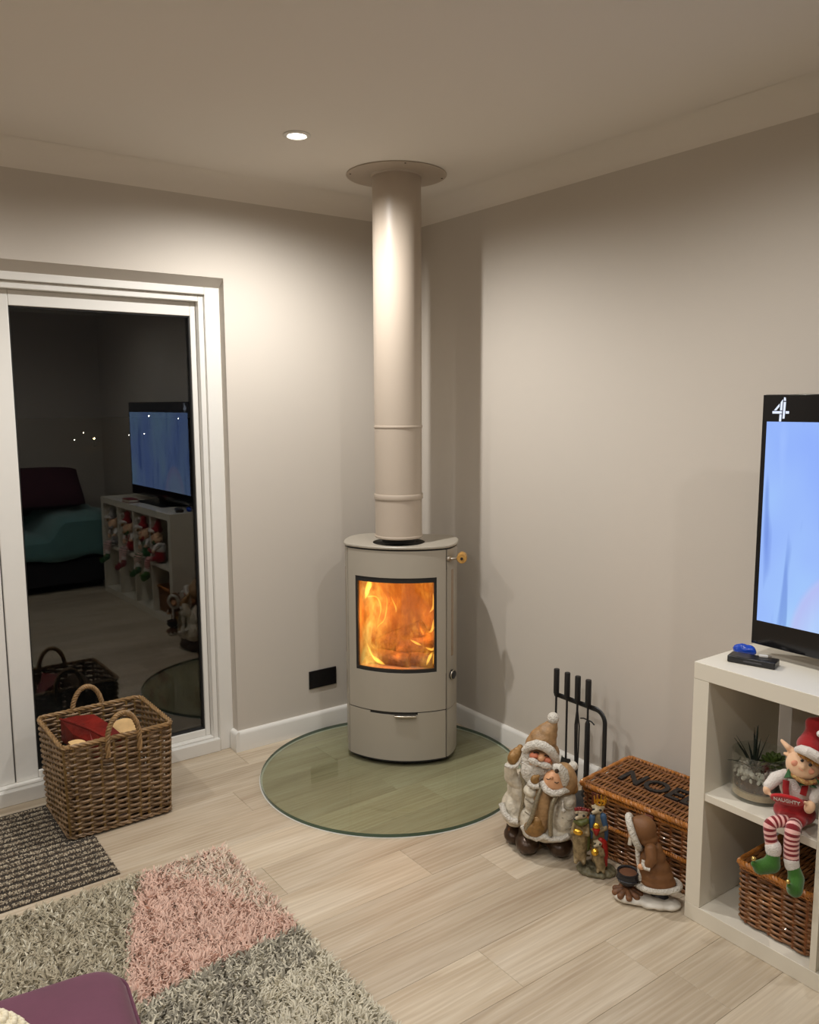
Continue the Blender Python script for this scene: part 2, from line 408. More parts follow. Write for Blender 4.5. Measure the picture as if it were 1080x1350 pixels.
def shell(mb, pts, z0, z1, th):
    """upright curved sheet through the local (x,y) points, thickened towards the stove's middle"""
    n = len(pts); inn = []
    for i in range(n):
        a = Vector(pts[max(i-1,0)]); b = Vector(pts[min(i+1,n-1)]); t = (b-a).normalized(); nr = Vector((-t.y,t.x))
        if nr.dot(Vector(pts[i])) > 0: nr = -nr
        inn.append((pts[i][0]+nr.x*th, pts[i][1]+nr.y*th))
    vs = [(x,y,z) for z in (z0,z1) for x,y in pts]+[(x,y,z) for z in (z0,z1) for x,y in inn]; f = []
    for i in range(n-1):
        f += [(i,i+1,n+i+1,n+i),(2*n+i+1,2*n+i,3*n+i,3*n+i+1),(n+i,n+i+1,3*n+i+1,3*n+i),(i+1,i,2*n+i,2*n+i+1)]
    f += [(0,n,3*n,2*n),(n-1,2*n+n-1,4*n-1,2*n-1)]
    return mb.add(vs, f)
def front(u0, u1, off=0.0, k=20): return [(u, -(arcn(u)+off)) for u in [u0+(u1-u0)*i/k for i in range(k+1)]]
core = MB(); co = outline(-.006)
core.prism(co, .002, .385); core.build('lower_carcass', m_gasket, stove, smooth=False)
MB().prism(co, .838, .932).build('upper_carcass', m_gasket, stove, smooth=False)
# doors and panels
WX, WZ0, WZ1 = .176, .400, .812; Z0S, Z1S = .011, .926; ZS = .225
dr = MB(); shell(dr, front(-.2115,.2115), ZS+.004, WZ0, .012); shell(dr, front(-.2115,.2115), WZ1, Z1S, .012)
shell(dr, front(-.2115,-WX,k=4), WZ0, WZ1, .012); shell(dr, front(WX,.2115,k=4), WZ0, WZ1, .012)
door = dr.build('door', m_stove, stove); door['label'] = 'grey enamelled stove door around the fire window'
wf = MB(); g = .0105
shell(wf, front(-WX,WX,-.003), WZ1-.022, WZ1, .008); shell(wf, front(-WX,WX,-.003), WZ0, WZ0+.016, .008)
shell(wf, front(-WX,-WX+g,-.003,3), WZ0+.016, WZ1-.022, .008); shell(wf, front(WX-g,WX,-.003,3), WZ0+.016, WZ1-.022, .008)
wf.build('window_border', m_gasket, door)['label'] = 'black border of the fire window'
m_fglass = pane('fire_glass', (.97,.95,.92,1), .7)
shell(MB(), [], 0, 0, 0) if 0 else None
shell(pg := MB(), front(-WX+g,WX-g,-.004), WZ0+.016, WZ1-.022, .004); pg.build('fire_window', m_fglass, door)
dw = MB(); shell(dw, front(-.2115,.2115), Z0S, ZS-.010, .012); shell(dw, front(-.2115,-.112,k=5), ZS-.010, ZS-.001, .012); shell(dw, front(.098,.2115,k=5), ZS-.010, ZS-.001, .012)
drawer = dw.build('drawer', m_stove, stove)
tb = MB(); shell(tb, front(.0,.094,.016,8), ZS-.016, ZS-.008, .03); tb.build('drawer_pull', m_steel, drawer, bevel=.002)
for s in (-1,1):
    pts = [(s*u, -n) for u,n in SIDE]; pts[0] = (s*.2180, -(SIDE[0][1]-.003))
    a = MB(); shell(a, pts, ZS+.002, Z1S, .010); sp = a.build('side_panel', m_stove, stove)
    a = MB(); shell(a, pts, Z0S, ZS-.001, .010); a.build('lower_side_panel', m_stove, stove)
    # tall narrow side window set into the panel
    q = [(s*(u+.0006), -n) for u,n in [(.2305,.0275),(.2340,.017),(.2372,.006)]]
    a = MB(); shell(a, q, .455, .835, .004); a.build('side_window', pm('bronze_glass', srgb(150,128,104), .18), sp)
    if s < 0: continue
    c_ = Vector((s*.2325,-.022,.372)); ax = (s*.87,-.5,0)
    a = MB().lathe([(0,0),(.021,0),(.022,.004),(.019,.011),(.012,.014),(0,.014)],24,c_,ax); kn = a.build('air_knob', m_black, sp)
    MB().lathe([(.0185,.0112),(.0205,.0085),(.0212,.0095),(.019,.0125),(.0185,.0112)],24,c_,ax).build('knob_rim', m_steel, kn)
# firebox
m_brick = pm('fire_brick', srgb(150,120,90), .9, var=.2, vs=14, bump=.3, bs=40)
fb = MB().box(-.172,.100,.39,.172,.112,.835).box(-.184,-.02,.39,-.172,.112,.835).box(.172,-.02,.39,.184,.112,.835).box(-.172,-.062,.386,.172,.10,.398).box(-.172,-.08,.825,.172,.10,.835)
fb.box(-.190,-.068,.39,-.178,-.02,.835).box(.178,-.068,.39,.190,-.02,.835)
fb.build('firebox_lining', m_brick, stove, smooth=False)
# top plate with the round flue opening
NP = 96
def ringpts(poly, n):
    L = [0]; P = [Vector(q) for q in poly]+[Vector(poly[0])]
    res = []
    for i in range(n):
        a = 2*PI*i/n; dirv = Vector((math.cos(a), math.sin(a))); best = None
        for p,q in zip(P, P[1:]):
            e = q-p; den = dirv.x*e.y-dirv.y*e.x
            if abs(den) < 1e-12: continue
            t_ = (p.x*e.y-p.y*e.x)/den; k_ = (p.x*dirv.y-p.y*dirv.x)/den
            if t_ > 0 and -1e-6 <= k_ <= 1+1e-6 and (best is None or t_ > best): best = t_
        res.append((dirv.x*best, dirv.y*best))
    return res
ro = ringpts(outline(.006), NP); ri = [(.112*math.cos(2*PI*i/NP), .112*math.sin(2*PI*i/NP)) for i in range(NP)]
vs = []
for (za,zb) in ((.9335,.9455),):
    shr = [(x*(1-.003/math.hypot(x,y)), y*(1-.003/math.hypot(x,y))) for x,y in ro]
    vs += [(x,y,za) for x,y in shr]+[(x,y,za+.003) for x,y in ro]+[(x,y,zb-.003) for x,y in ro]+[(x,y,zb) for x,y in shr]+[(x,y,zb) for x,y in ri]+[(x,y,za) for x,y in ri]
fs = [(k*NP+i, k*NP+(i+1)%NP, ((k+1)%6)*NP+(i+1)%NP, ((k+1)%6)*NP+i) for k in range(6) for i in range(NP)]
MB().add(vs, fs).build('top_plate', m_stove, stove)
MB().lathe([(.0,.9325),(.112,.9325),(.112,.934),(0,.934)],48).build('flue_recess', m_gasket, stove)
# wooden handle on its latch arm
hd = MB().lathe([(0,0),(.0195,0),(.0215,.003),(.0215,.052),(.019,.057),(0,.057)],32,(.274,.012,.886),(0.05,-1,0))
hd = hd.build('handle', pm('oak_handle', srgb(176,132,66), .45, var=.25, vs=60, vscale=(1,.2,1)), stove); hd['label'] = 'round wooden door handle'
MB().lathe([(0,0),(.006,0),(.006,.003),(0,.003)],16,(.2768,-.045,.886),(0,-1,0)).build('handle_screw', m_blackm, hd)
MB().tube([(.216,-.05,.886),(.236,-.048,.886),(.272,-.02,.886),(.274,.02,.886)],.006,8).lathe([(0,0),(.012,0),(.012,.012),(0,.012)],16,(.220,-.05,.886),(.9,-.4,0)).build('handle_arm', m_steel, stove)
# logs inside
m_char = pm('charred_log', srgb(62,48,38), .9, var=.5, vs=25, bump=.8, bs=50, col2=srgb(120,92,66))
for (a,b,rr) in (((-.02,.045,.47),(.16,.06,.50),.055),((-.13,.02,.43),(.05,-.02,.425),.034),((.02,.02,.425),(.155,-.03,.43),.032),((-.12,.06,.455),(.10,.03,.56),.040)):
    a = Vector(a); b = Vector(b); dv = (b-a).normalized(); pts = [a+(b-a)*(i/6) for i in range(7)]
    MB().tube(pts, [rr*(.92+.12*mnoise.noise(p*30)) for p in pts], 14).build('burning_log', m_char, stove)
# flames
def fire_volume():
    t = NT('fire_volume')
    nz = t.n('TexNoise', Vector=t.coord((13,13,6.5)), Scale=1.0, Detail=3.0, Distortion=1.6)
    n2 = t.n('TexNoise', Vector=t.coord((34,34,15)), Scale=1.0, Detail=2.0, Distortion=2.2)
    f = t.math('ADD', t.math('MULTIPLY', nz.outputs[0], .62), t.math('MULTIPLY', n2.outputs[0], .38))
    tc = t.n('TexCoord'); sx = t.n('SeparateXYZ'); t.l(tc.outputs['Object'], sx.inputs[0])
    side = t.math('MULTIPLY', t.math('POWER', t.math('ABSOLUTE', t.math('MULTIPLY', t.math('ADD', sx.outputs[0], -.025), 6.0)), 2.0), .13)   # the fire burns up both sides of the logs
    f = t.math('ADD', f, side)
    col = t.ramp(f, [(.40,(1,.13,.006,1)),(.55,(1,.24,.015,1)),(.66,(1,.48,.06,1)),(.76,(1,.70,.18,1))])
    st = t.ramp(f, [(.38,(.02,.02,.02,1)),(.50,(.12,.12,.12,1)),(.60,(.36,.36,.36,1)),(.72,(1,1,1,1))])
    em = t.n('Emission', Color=col, Strength=t.math('MULTIPLY', st, 14.5)); t.l(em.outputs[0], t.out.inputs['Volume'])
    return t.m
m_firev = fire_volume()
fl_b = MB(); shell(fl_b, front(-.166,.166,-.028), .405, .79, .10)
fl_o = fl_b.build('flames', m_firev, stove); fl_o['label'] = 'orange and yellow flames'
_t = NT('flame_tip'); _e = _t.n('Emission', Color=(1,.50,.07,1), Strength=120.0); _t.l(_e.outputs[0], _t.out.inputs['Volume']); fm_y = _t.m
def wisp(pts, r):
    P = []; n = 24; pts = [Vector(p) for p in pts]
    for i in range(n+1):
        u = i/n*(len(pts)-1); k = min(int(u), len(pts)-2); f = u-k
        p0,p1,p2,p3 = pts[max(k-1,0)],pts[k],pts[k+1],pts[min(k+2,len(pts)-1)]
        P.append(.5*((2*p1)+(p2-p0)*f+(2*p0-5*p1+4*p2-p3)*f*f+(3*p1-p0-3*p2+p3)*f**3))
    return MB().tube(P, [max(.0004, r*math.sin(PI*(.06+.94*i/n))**1.1) for i in range(n+1)], 10, flat=.8, up=(0,1,0)).build('flame_tongue', fm_y, stove)
def wp(px, py, dd=.03):   # point just inside the fire window
    u = (px-540)/1080*.345/ (880/1080) ; return (u, -(arcn(max(-.17,min(.17,u)))-dd), .792-(py-130)/930*.372)
for pts,r in [([(250,120),(235,190),(215,280),(190,350)],.011),([(270,130),(255,200),(225,260)],.008),([(195,350),(215,320),(330,310),(380,420),(350,560),(350,620)],.0035),
              ([(490,290),(545,410),(548,470)],.0035),([(420,260),(450,350),(420,540),(350,620),(300,700)],.003),([(940,260),(948,400),(900,480)],.006),([(955,520),(930,660),(890,690)],.006),
              ([(700,760),(770,800),(830,830)],.0055),([(860,850),(930,880),(960,840)],.006),([(870,1050),(905,960),(940,900)],.007),([(210,830),(260,940),(330,1040)],.005),([(270,960),(340,1010),(430,1050)],.009),([(940,1050),(955,950),(950,860)],.006)]:
    wisp([wp(*p) for p in pts], r)
for (x,y,z,e) in ((-.10,-.02,.62,.9),(.11,-.01,.55,.7),(0,-.04,.46,.35)):
    ld = bpy.data.lights.new('fire_light','POINT'); ld.energy = e; ld.color = (1,.33,.05); ld.shadow_soft_size = .03
    lo = bpy.data.objects.new('fire_light', ld); COL.objects.link(lo); lo.parent = stove; lo.location = (x,y,z)

# ------------------------------------------------------------------ flue pipe
flue = thing('flue_pipe', 'tall cream flue pipe rising from the stove to the ceiling', 'flue pipe', (SX,SY,0))
MB().lathe([(.0725,.966),(.0725,.99),(.060,.99),(.060,.966),(.0725,.966)],40).build('inner_spigot', m_gasket, flue)
MB().lathe([(.085,.985),(.100,.985),(.1005,1.0),(.1005,2.47),(.09,2.47),(.09,1.0),(.085,.985)],64).build('pipe', m_pipe, flue)
for z,hh,ro_ in ((.992,.010,.1035),(1.163,.022,.1045),(1.458,.010,.1035)):
    MB().lathe([(.100,z-hh/2),(ro_-.001,z-hh/2),(ro_,z-hh/2+.002),(ro_,z+hh/2-.002),(ro_-.001,z+hh/2),(.100,z+hh/2)],64).build('joint_band', m_pipe, flue)
MB().lathe([(.102,ZC-.001),(.204,ZC-.001),(.205,ZC-.003),(.204,ZC-.005),(.106,ZC-.005),(.102,ZC-.012),(.101,ZC-.012),(.101,ZC-.005)],72).build('ceiling_plate', m_pipe, flue)
for k in range(4):
    a = PI/4+k*PI/2+.35
    MB().lathe([(0,-.003),(.003,-.0025),(.0038,0)],12,(.190*math.cos(a),.190*math.sin(a),ZC-.005)).build('screw', pm('screw_dark', srgb(90,78,64), .4) if k==0 else bpy.data.materials['screw_dark'], flue)

# ------------------------------------------------------------------ glass hearth plate
HC = Vector((-.579,-.583)); HR = .553
hp = []
for i in range(160):
    a = 2*PI*i/160; x = HC.x+HR*math.cos(a); y = HC.y+HR*math.sin(a)
    hp.append((min(x,-.0195), min(y,-.0195)))
he = thing('hearth_plate', 'round green-tinted glass hearth plate under the stove', 'hearth', (0,0,0))
m_hg = pane('hearth_glass', (.855,.885,.83,1), .9); m_he = pm('hearth_edge', srgb(58,84,66), .12, spec=.8)
def inset(pts, k): return [(HC.x+(x-HC.x)*k, HC.y+(y-HC.y)*k) for x,y in pts]
gp = MB(); n = len(hp); i1 = inset(hp,.993)
gp.add([(x,y,.0015) for x,y in hp]+[(x,y,.0145) for x,y in hp]+[(x,y,.0170) for x,y in i1],
       [tuple(range(n-1,-1,-1)), tuple(range(2*n,3*n))]+[(k,(k+1)%n,n+(k+1)%n,n+k) for k in range(n)]+[(n+k,n+(k+1)%n,2*n+(k+1)%n,2*n+k) for k in range(n)])
me = gp.mesh('glass_sheet'); o = link('glass_sheet', me, [m_hg, m_he], he, smooth=False)
for f in me.polygons:
    if abs(f.normal.z) < .3: f.material_index = 1
i2 = inset(hp,.985); i3 = inset(hp,1.008)
i3 = [(min(x,-.0195),min(y,-.0195)) for x,y in i3]
MB().add([(x,y,.0003) for x,y in i2]+[(x,y,.0003) for x,y in i3]+[(x,y,.0013) for x,y in i2]+[(x,y,.0013) for x,y in i3],
   [f for k in range(n) for f in ((2*n+k,2*n+(k+1)%n,3*n+(k+1)%n,3*n+k),(n+k,n+(k+1)%n,3*n+(k+1)%n,3*n+k),((k+1)%n,k,2*n+k,2*n+(k+1)%n),(k,(k+1)%n,n+(k+1)%n,n+k))]).build('silicone_seal', pm('silicone', srgb(225,222,214), .35), he)

# ------------------------------------------------------------------ wall plate
so = thing('wall_plate', 'black rectangular double socket plate on the wall beside the stove', 'wall socket', (-.577,0,.2535))
MB().box(-.0745,-.008,-.043,.0745,-.0005,.043).build('plate', pm('black_gloss', (.006,.006,.007,1), .2), so, bevel=.002)
for s in (-1,1): MB().lathe([(0,0),(.0028,0),(.0028,.0006),(0,.0006)],10,(s*.062,-.008,0),(0,-1,0)).build('screw_cap', m_black, so)
# ================================================================== SHELF UNIT
HX, HY0, HLEN, HD = -.44, -1.943, 1.498, .39      # front plane, near end, length, depth
YE = HY0-HLEN
sh = thing('shelf_unit', 'white open cube shelf unit under the television', 'shelf unit', (0,0,0))
xb = HX+HD
MB().box(HX,YE,.752,xb,HY0,.802).build('top_board', m_white, sh, bevel=.001)
MB().box(HX,YE,.0005,xb,HY0,.050).build('bottom_board', m_white, sh, bevel=.001)
MB().box(HX+.0005,HY0-.05,.0505,xb,HY0,.7515).build('side_board', m_white, sh, bevel=.001)
MB().box(HX+.0005,YE,.0505,xb,YE+.05,.7515).build('side_board', m_white, sh, bevel=.001)
CW = .336; cells = []
y = HY0-.05
for k in range(4):
    cells.append((y-CW, y)); y -= CW
    if k < 3: MB().box(HX+.003,y-.018,.0505,xb,y,.7515).build('divider', m_white, sh, bevel=.0008); y -= .018
SZ = .412
for a,b in cells: MB().box(HX+.003,a+.0005,SZ-.022,xb,b-.0005,SZ).build('shelf_board', m_white, sh, bevel=.0008)

# ------------------------------------------------------------------ television
m_scrn = None
def screen_material():
    t = NT('screen_picture'); co_ = t.coord((1,1,1)); sp_ = t.n('SeparateXYZ'); t.l(co_, sp_.inputs[0])
    # folds of pale blue cloth running diagonally, and a rounded lighter shape low down
    mp = t.coord((1,3.0,1.2), rot=(.62,0,0))
    w1 = t.n('TexNoise', Vector=t.coord((1,14,2.0), rot=(-.50,0,0)), Scale=1.0, Detail=2.5, Distortion=.35)
    w2 = t.n('TexNoise', Vector=t.coord((1,3,2.2)), Scale=1.0, Detail=2.0)
    c = t.ramp(w2.outputs[0], [(.25,(.27,.42,1.0,1)),(.5,(.34,.52,1.0,1)),(.75,(.42,.68,1.0,1))])
    fold = t.ramp(w1.outputs[0], [(.36,(.50,.55,.75,1)),(.43,(1,1,1,1)),(.57,(1,1,1,1)),(.68,(1.2,1.15,1.03,1))])
    c = t.mix(.75, c, fold, 'MULTIPLY')
    # round shoulder shape
    dy = t.math('ADD', sp_.outputs[1], 2.30-0.0); dz = t.math('ADD', sp_.outputs[2], -.86)
    rr = t.math('SQRT', t.math('ADD', t.math('POWER', dy, 2.0), t.math('MULTIPLY', t.math('POWER', dz, 2.0), .55)))
    inside = t.ramp(rr, [(.175,(1,1,1,1)),(.185,(0,0,0,1))]); rim = t.ramp(rr, [(.12,(0,0,0,1)),(.17,(1,1,1,1)),(.19,(0,0,0,1))])
    c = t.mix(inside, c, t.mix(.5, c, (.55,.68,.98,1)))
    c = t.mix(t.math('MULTIPLY', rim, .45), c, (.50,.42,.85,1))
    em = t.n('Emission', Color=c, Strength=.92); t.l(em.outputs[0], t.out.inputs[0]); return t.m
TVX, TVY, TVW, TZ0, TZ1 = -.25, -2.003, 1.205, .838, 1.575
tv = thing('television', 'black flat television showing a blue picture on the shelf unit', 'television', (0,0,0))
m_tv = pm('tv_black', (.004,.004,.005,1), .22)
body = MB().box(TVX+.006,TVY-TVW,TZ0,TVX+.045,TVY,TZ1); body.build('casing', m_tv, tv, bevel=.004)
MB().box(TVX,TVY-TVW+.001,TZ0+.001,TVX+.006,TVY-.001,TZ1-.001).build('front_panel', pm('tv_glass', (.003,.003,.004,1), .12), tv, bevel=.001)
MB().box(TVX-.0012,TVY-TVW+.016,.912,TVX-.0002,TVY-.016,1.498).build('screen', screen_material(), tv, smooth=False)['label'] = 'lit screen with pale blue folded cloth'
m_logo = emit('logo_white', (.78,.84,1,1), 1.0); LY, LZ = TVY-.034, 1.487     # figure 4 made of slanted bars, at the top left of the picture
def bar(pts, nm='logo_bar'):
    n = len(pts); v = [(TVX-.0020,LY-a,LZ+b) for a,b in pts]+[(TVX-.0010,LY-a,LZ+b) for a,b in pts]
    MB().add(v, [tuple(range(n)), tuple(range(2*n-1,n-1,-1))]+[(k,n+k,n+(k+1)%n,(k+1)%n) for k in range(n)]).build(nm, m_logo, tv, smooth=False)
bar([(-.002,.034),(.026,.034),(.026,.041),(-.002,.041)]); bar([(.002,.043),(.009,.043),(.018,.054),(.018,.062)]); bar([(.0205,.043),(.0265,.043),(.0275,.074),(.0215,.066)])
bar([(.0290,.020),(.0345,.020),(.0365,.067),(.0305,.067)]); bar([(.0305,.070),(.0365,.070),(.0350,.079),(.0305,.080)]); bar([(.0375,.034),(.047,.034),(.047,.041),(.0375,.041)]); bar([(.0190,.012),(.0250,.012),(.0255,.032),(.0200,.032)])
MB().box(-.34,TVY-TVW/2-.27,.8025,-.10,TVY-TVW/2+.27,.812).build('stand_base', m_tv, tv, bevel=.003)
MB().box(-.235,TVY-TVW/2-.06,.810,-.205,TVY-TVW/2+.06,.90).build('stand_neck', m_tv, tv, bevel=.004)
# small things lying beside the stand
bx_ = thing('media_box', 'flat black media box lying on the corner of the shelf unit', 'media box', (-.325,-2.058,.8025), math.radians(-74))
MB().box(-.066,-.026,0,.066,.026,.020).build('case', m_black, bx_, bevel=.003)
MB().box(-.02,-.0266,.008,.03,-.0259,.012).build('front_slot', pm('slot_grey', srgb(70,70,74), .4), bx_)
us = thing('usb_stick', 'small white memory stick on the black media box', 'memory stick', (-.305,-2.078,.8230), math.radians(-60))
MB().box(-.012,-.005,0,.012,.005,.006).build('body', pm('usb_white', srgb(225,222,214), .4), us, bevel=.001); MB().box(.012,-.004,.001,.022,.004,.005).build('plug', m_steel, us, bevel=.0005)
bl = thing('blue_pouch', 'bright blue plastic pouch tucked behind the black media box', 'pouch', (-.275,-1.999,.8025), math.radians(-80))
m_bluep = pm('blue_plastic', srgb(16,66,176), .25, var=.2, vs=30)
fuse('pouch_body', MB().ell((0,0,.018),(.036,.018,.0175),n=20).ell((-.016,.003,.016),(.02,.015,.0155)).ell((.018,-.002,.02),(.018,.012,.014)), m_bluep, bl, .003, 3, (.003,60))
MB().tube([(-.028,0,.026),(0,-.003,.035),(.028,0,.029)],.0018,8).build('seam', m_bluep, bl)
rb = thing('book', 'dark red hardback book lying by the television stand', 'book', (-.392,-2.86,.8025), .0)
MB().box(-.035,-.08,.001,.035,.08,.024).build('pages', pm('paper', srgb(215,205,185), .8), rb); MB().box(-.038,-.083,.0,.036,.083,.003).box(-.038,-.083,.024,.036,.083,.027).box(.036,-.083,0,.039,.083,.027).build('cover', pm('red_cloth', srgb(130,28,34), .6), rb, bevel=.001)

# ================================================================== WICKER
m_wick = pm('willow_grey', srgb(104,78,50), .5, var=.30, vs=22, bump=.2, bs=120, col2=srgb(152,124,92))
m_wickd = pm('willow_stake', srgb(112,86,44), .55, var=.2, vs=30)
m_rim = pm('willow_rim', srgb(138,108,70), .5, var=.3, vs=40)
m_hon = pm('willow_honey', srgb(106,64,31), .50, var=.35, vs=26, bump=.15, bs=120, col2=srgb(164,112,64), coat=.06)
m_hond = pm('willow_honey_stake', srgb(120,66,26), .45, var=.2, vs=30)
m_honr = pm('willow_honey_rim', srgb(166,104,40), .4, var=.3, vs=40, coat=.3)
m_dkw = pm('dark_raffia', srgb(28,22,20), .55, var=.4, vs=60)
m_lin = pm('basket_inside', srgb(60,40,24), .8, var=.3)
m_lea = pm('brown_leather', srgb(112,58,40), .45, var=.15, vs=30, bump=.1, bs=200)
def perim(hx, hy, rad, step):
    """points and outward normals round a rounded rectangle"""
    P = []
    def seg(a, b):
        L = (Vector(b)-Vector(a)).length; n = max(1, round(L/step)); dx = (Vector(b)-Vector(a))/n; t = dx.normalized(); nr = Vector((t.y,-t.x))
        for i in range(n): P.append((Vector(a)+dx*i, nr))
    def arc(cx, cy, a0):
        n = max(2, round(rad*PI/2/step))
        for i in range(n):
            a = a0+PI/2*i/n; P.append((Vector((cx+rad*math.cos(a), cy+rad*math.sin(a))), Vector((math.cos(a),math.sin(a)))))
    seg((-hx+rad,-hy),(hx-rad,-hy)); arc(hx-rad,-hy+rad,-PI/2); seg((hx,-hy+rad),(hx,hy-rad)); arc(hx-rad,hy-rad,0)
    seg((hx-rad,hy),(-hx+rad,hy)); arc(-hx+rad,hy-rad,PI/2); seg((-hx,hy-rad),(-hx,-hy+rad)); arc(-hx+rad,-hy+rad,PI)
    return P
def weave(parent, hx, hy, z0, z1, taper, rh, stake, rad, mats, amp=None, rnd=None, rf=.51):
    rnd = rnd or random.Random(3); amp = amp or rh*.55
    wv = MB(); n = int((z1-z0)/rh); base = perim(hx, hy, rad, stake/4); L = len(base); ns = round(L/4); ns += ns%2 == 0
    for k in range(n):
        z = z0+(k+.5)*rh; s = 1-taper*(1-(z-z0)/(z1-z0)); pts = []; ph = rnd.uniform(-.15,.15); zz = rnd.uniform(-.12,.12)*rh
        for i,(p,nr) in enumerate(base):
            c = math.cos(PI*ns*i/L*1.0+PI*k+ph)
            q = p*s+nr*(amp*c); pts.append((q.x,q.y,z+zz+rh*.12*math.sin(i*.23+k)))
        wv.tube(pts, rh*rf*rnd.uniform(.86,1.06), 5, closed=True)
    o = wv.build('weave', mats[0], parent); o['kind'] = 'stuff'
    st = MB()
    for j in range(ns):
        p,nr = base[int((j+.5)*L/ns)%L]
        st.tube([(p.x*(1-taper), p.y*(1-taper), z0),(p.x,p.y,z1)], rh*.52, 6)
    o = st.build('stakes', mats[1], parent); o['kind'] = 'stuff'
    return base
def rope(pts, r, strands=3, turns=8, n=6, k=None):
    """twisted strands along a path"""
    pts = [Vector(p) for p in pts]; N = k or len(pts)*4; mb = MB(); P = []
    for i in range(N+1):
        u = i/N*(len(pts)-1); a = min(int(u), len(pts)-2); P.append(pts[a].lerp(pts[a+1], u-a))
    for s in range(strands):
        Q = []; last = None
        for i,p in enumerate(P):
            t = (P[min(i+1,N)]-P[max(i-1,0)]).normalized()
            if last is None: h = Vector((0,0,1)) if abs(t.z)<.9 else Vector((1,0,0)); last = (h-t*h.dot(t)).normalized()
            else: last = (last-t*last.dot(t)).normalized()
            b = t.cross(last); a = 2*PI*(turns*i/N+s/strands); Q.append(p+(last*math.cos(a)+b*math.sin(a))*r*.55)
        mb.tube(Q, r*.55, n)
    return mb
# ------------------------------------------------------------------ log basket
bk = thing('log_basket', 'square brown willow log basket with two looped handles by the patio door', 'basket', (-1.652,-.205,.0080), math.radians(.5))
BH = .355
base = weave(bk, .196, .180, .006, BH-.012, .055, .0112, .047, .022, (m_wick, m_wickd), rf=.46)
MB().box(-.183,-.167,.002,.183,.167,.008).build('bottom', m_lin, bk)
ring = [(p.x,p.y,BH-.006) for p,_ in perim(.199,.183,.024,.02)]; ring.append(ring[0])
o = rope(ring, .0085, 3, 22, 5, 260).build('rim', m_rim, bk); o['kind'] = 'stuff'
ring = [(p.x*.95,p.y*.95,.006) for p,_ in perim(.199,.183,.024,.02)]; ring.append(ring[0])
o = rope(ring, .007, 2, 26, 5, 200).build('foot_rim', m_wick, bk); o['kind'] = 'stuff'
for s,cx in ((-1,.012),(1,-.012)):
    path = [(cx+.058*math.cos(a), s*(.180+.006), BH-.022+.072*math.sin(a)+.03*(math.sin(a)>0)*math.sin(a)) for a in [PI*i/16 for i in range(17)]]
    path = [(path[0][0],s*.188,BH-.075)]+path+[(path[-1][0],s*.188,BH-.075)]
    rope(path, .0095, 3, 9, 6, 90).build('handle', m_rim, bk)
m_bark = pm('bark', srgb(96,74,52), .9, var=.35, vs=30, bump=.6, bs=50); m_cut = pm('split_wood', srgb(214,176,120), .7, var=.16, vs=18, vscale=(1,1,.2))
def split_log(name, label, P, L, rad, rot, wedge=1.9):
    t = thing(name, label, 'log', P, 0, 'firewood logs in the willow basket'); t.rotation_euler = rot
    n = 10; out = [(0,0)]+[(rad*math.cos(-wedge/2+wedge*i/n+PI/2)*(1+.03*math.sin(i*2.1)), rad*math.sin(-wedge/2+wedge*i/n+PI/2)) for i in range(n+1)]
    cy = rad*.55; out = [(x,y-cy) for x,y in out]; m = len(out)
    me = MB().prism(out, -L/2, L/2).mesh('split_wood'); o = link('wood', me, [m_cut, m_bark], t, smooth=False, bevel=.002)
    for f in me.polygons:
        c = f.center; 
        if abs(f.normal.z) < .5 and (c.x**2+(c.y+cy)**2)**.5 > rad*.75: f.material_index = 1
    return t
split_log('split_log', 'pale split log with cut end showing behind the front handle of the basket', (-1.560,-.190,.295), .15, .066, (math.radians(58),math.radians(-6),math.radians(-28)), 2.6)
split_log('split_log', 'rough split log at the left corner inside the basket', (-1.765,-.285,.265), .15, .050, (math.radians(24),math.radians(6),math.radians(-40)), 1.8)
split_log('split_log', 'split log lying low in the middle of the basket', (-1.65,-.14,.19), .24, .06, (math.radians(90),0,math.radians(80)), 2.0)
split_log('split_log', 'split log lying along the front inside the basket', (-1.64,-.27,.13), .24, .06, (math.radians(90),0,math.radians(92)), 2.0)
# crumpled red leather bag folded into a wedge with sharp ridges
rbag = thing('red_bag', 'crumpled dark red leather bag lying on the logs in the basket', 'bag', (0,0,0), 0)
m_red = pm('red_leather', srgb(108,22,13), .42, var=.5, vs=9, bump=.25, bs=45)
V = [floor_at(79,948,.345), floor_at(100,943,.360), floor_at(124,941,.368), floor_at(143,953,.362), floor_at(160,967,.338), floor_at(140,973,.345), floor_at(118,962,.350), floor_at(100,955,.349), floor_at(96,968,.318), floor_at(122,980,.315), floor_at(150,976,.310)]
nV = len(V); lows = [Vector((v.x, v.y, .255)) for v in (V[0],V[2],V[4],V[10],V[9],V[8])]
MB().add(V+lows, [(0,1,7),(1,2,6,7),(2,3,5,6),(3,4,5),(0,7,8),(7,6,9,8),(6,5,10,9),(5,4,10),(0,11,12,2,1),(2,12,13,4,3),(4,13,14,10),(10,14,15,9),(9,15,16,8),(8,16,11,0),(11,16,15,14,13,12)]).build('bag_body', m_red, rbag, smooth=False, bevel=.004, seg=2)
MB().tube([V[0],V[7]+Vector((0,0,.002)),V[6]+Vector((0,0,.002)),V[5]+Vector((0,0,.001))],[.004,.005,.0045,.003],8).build('fold', m_red, rbag)

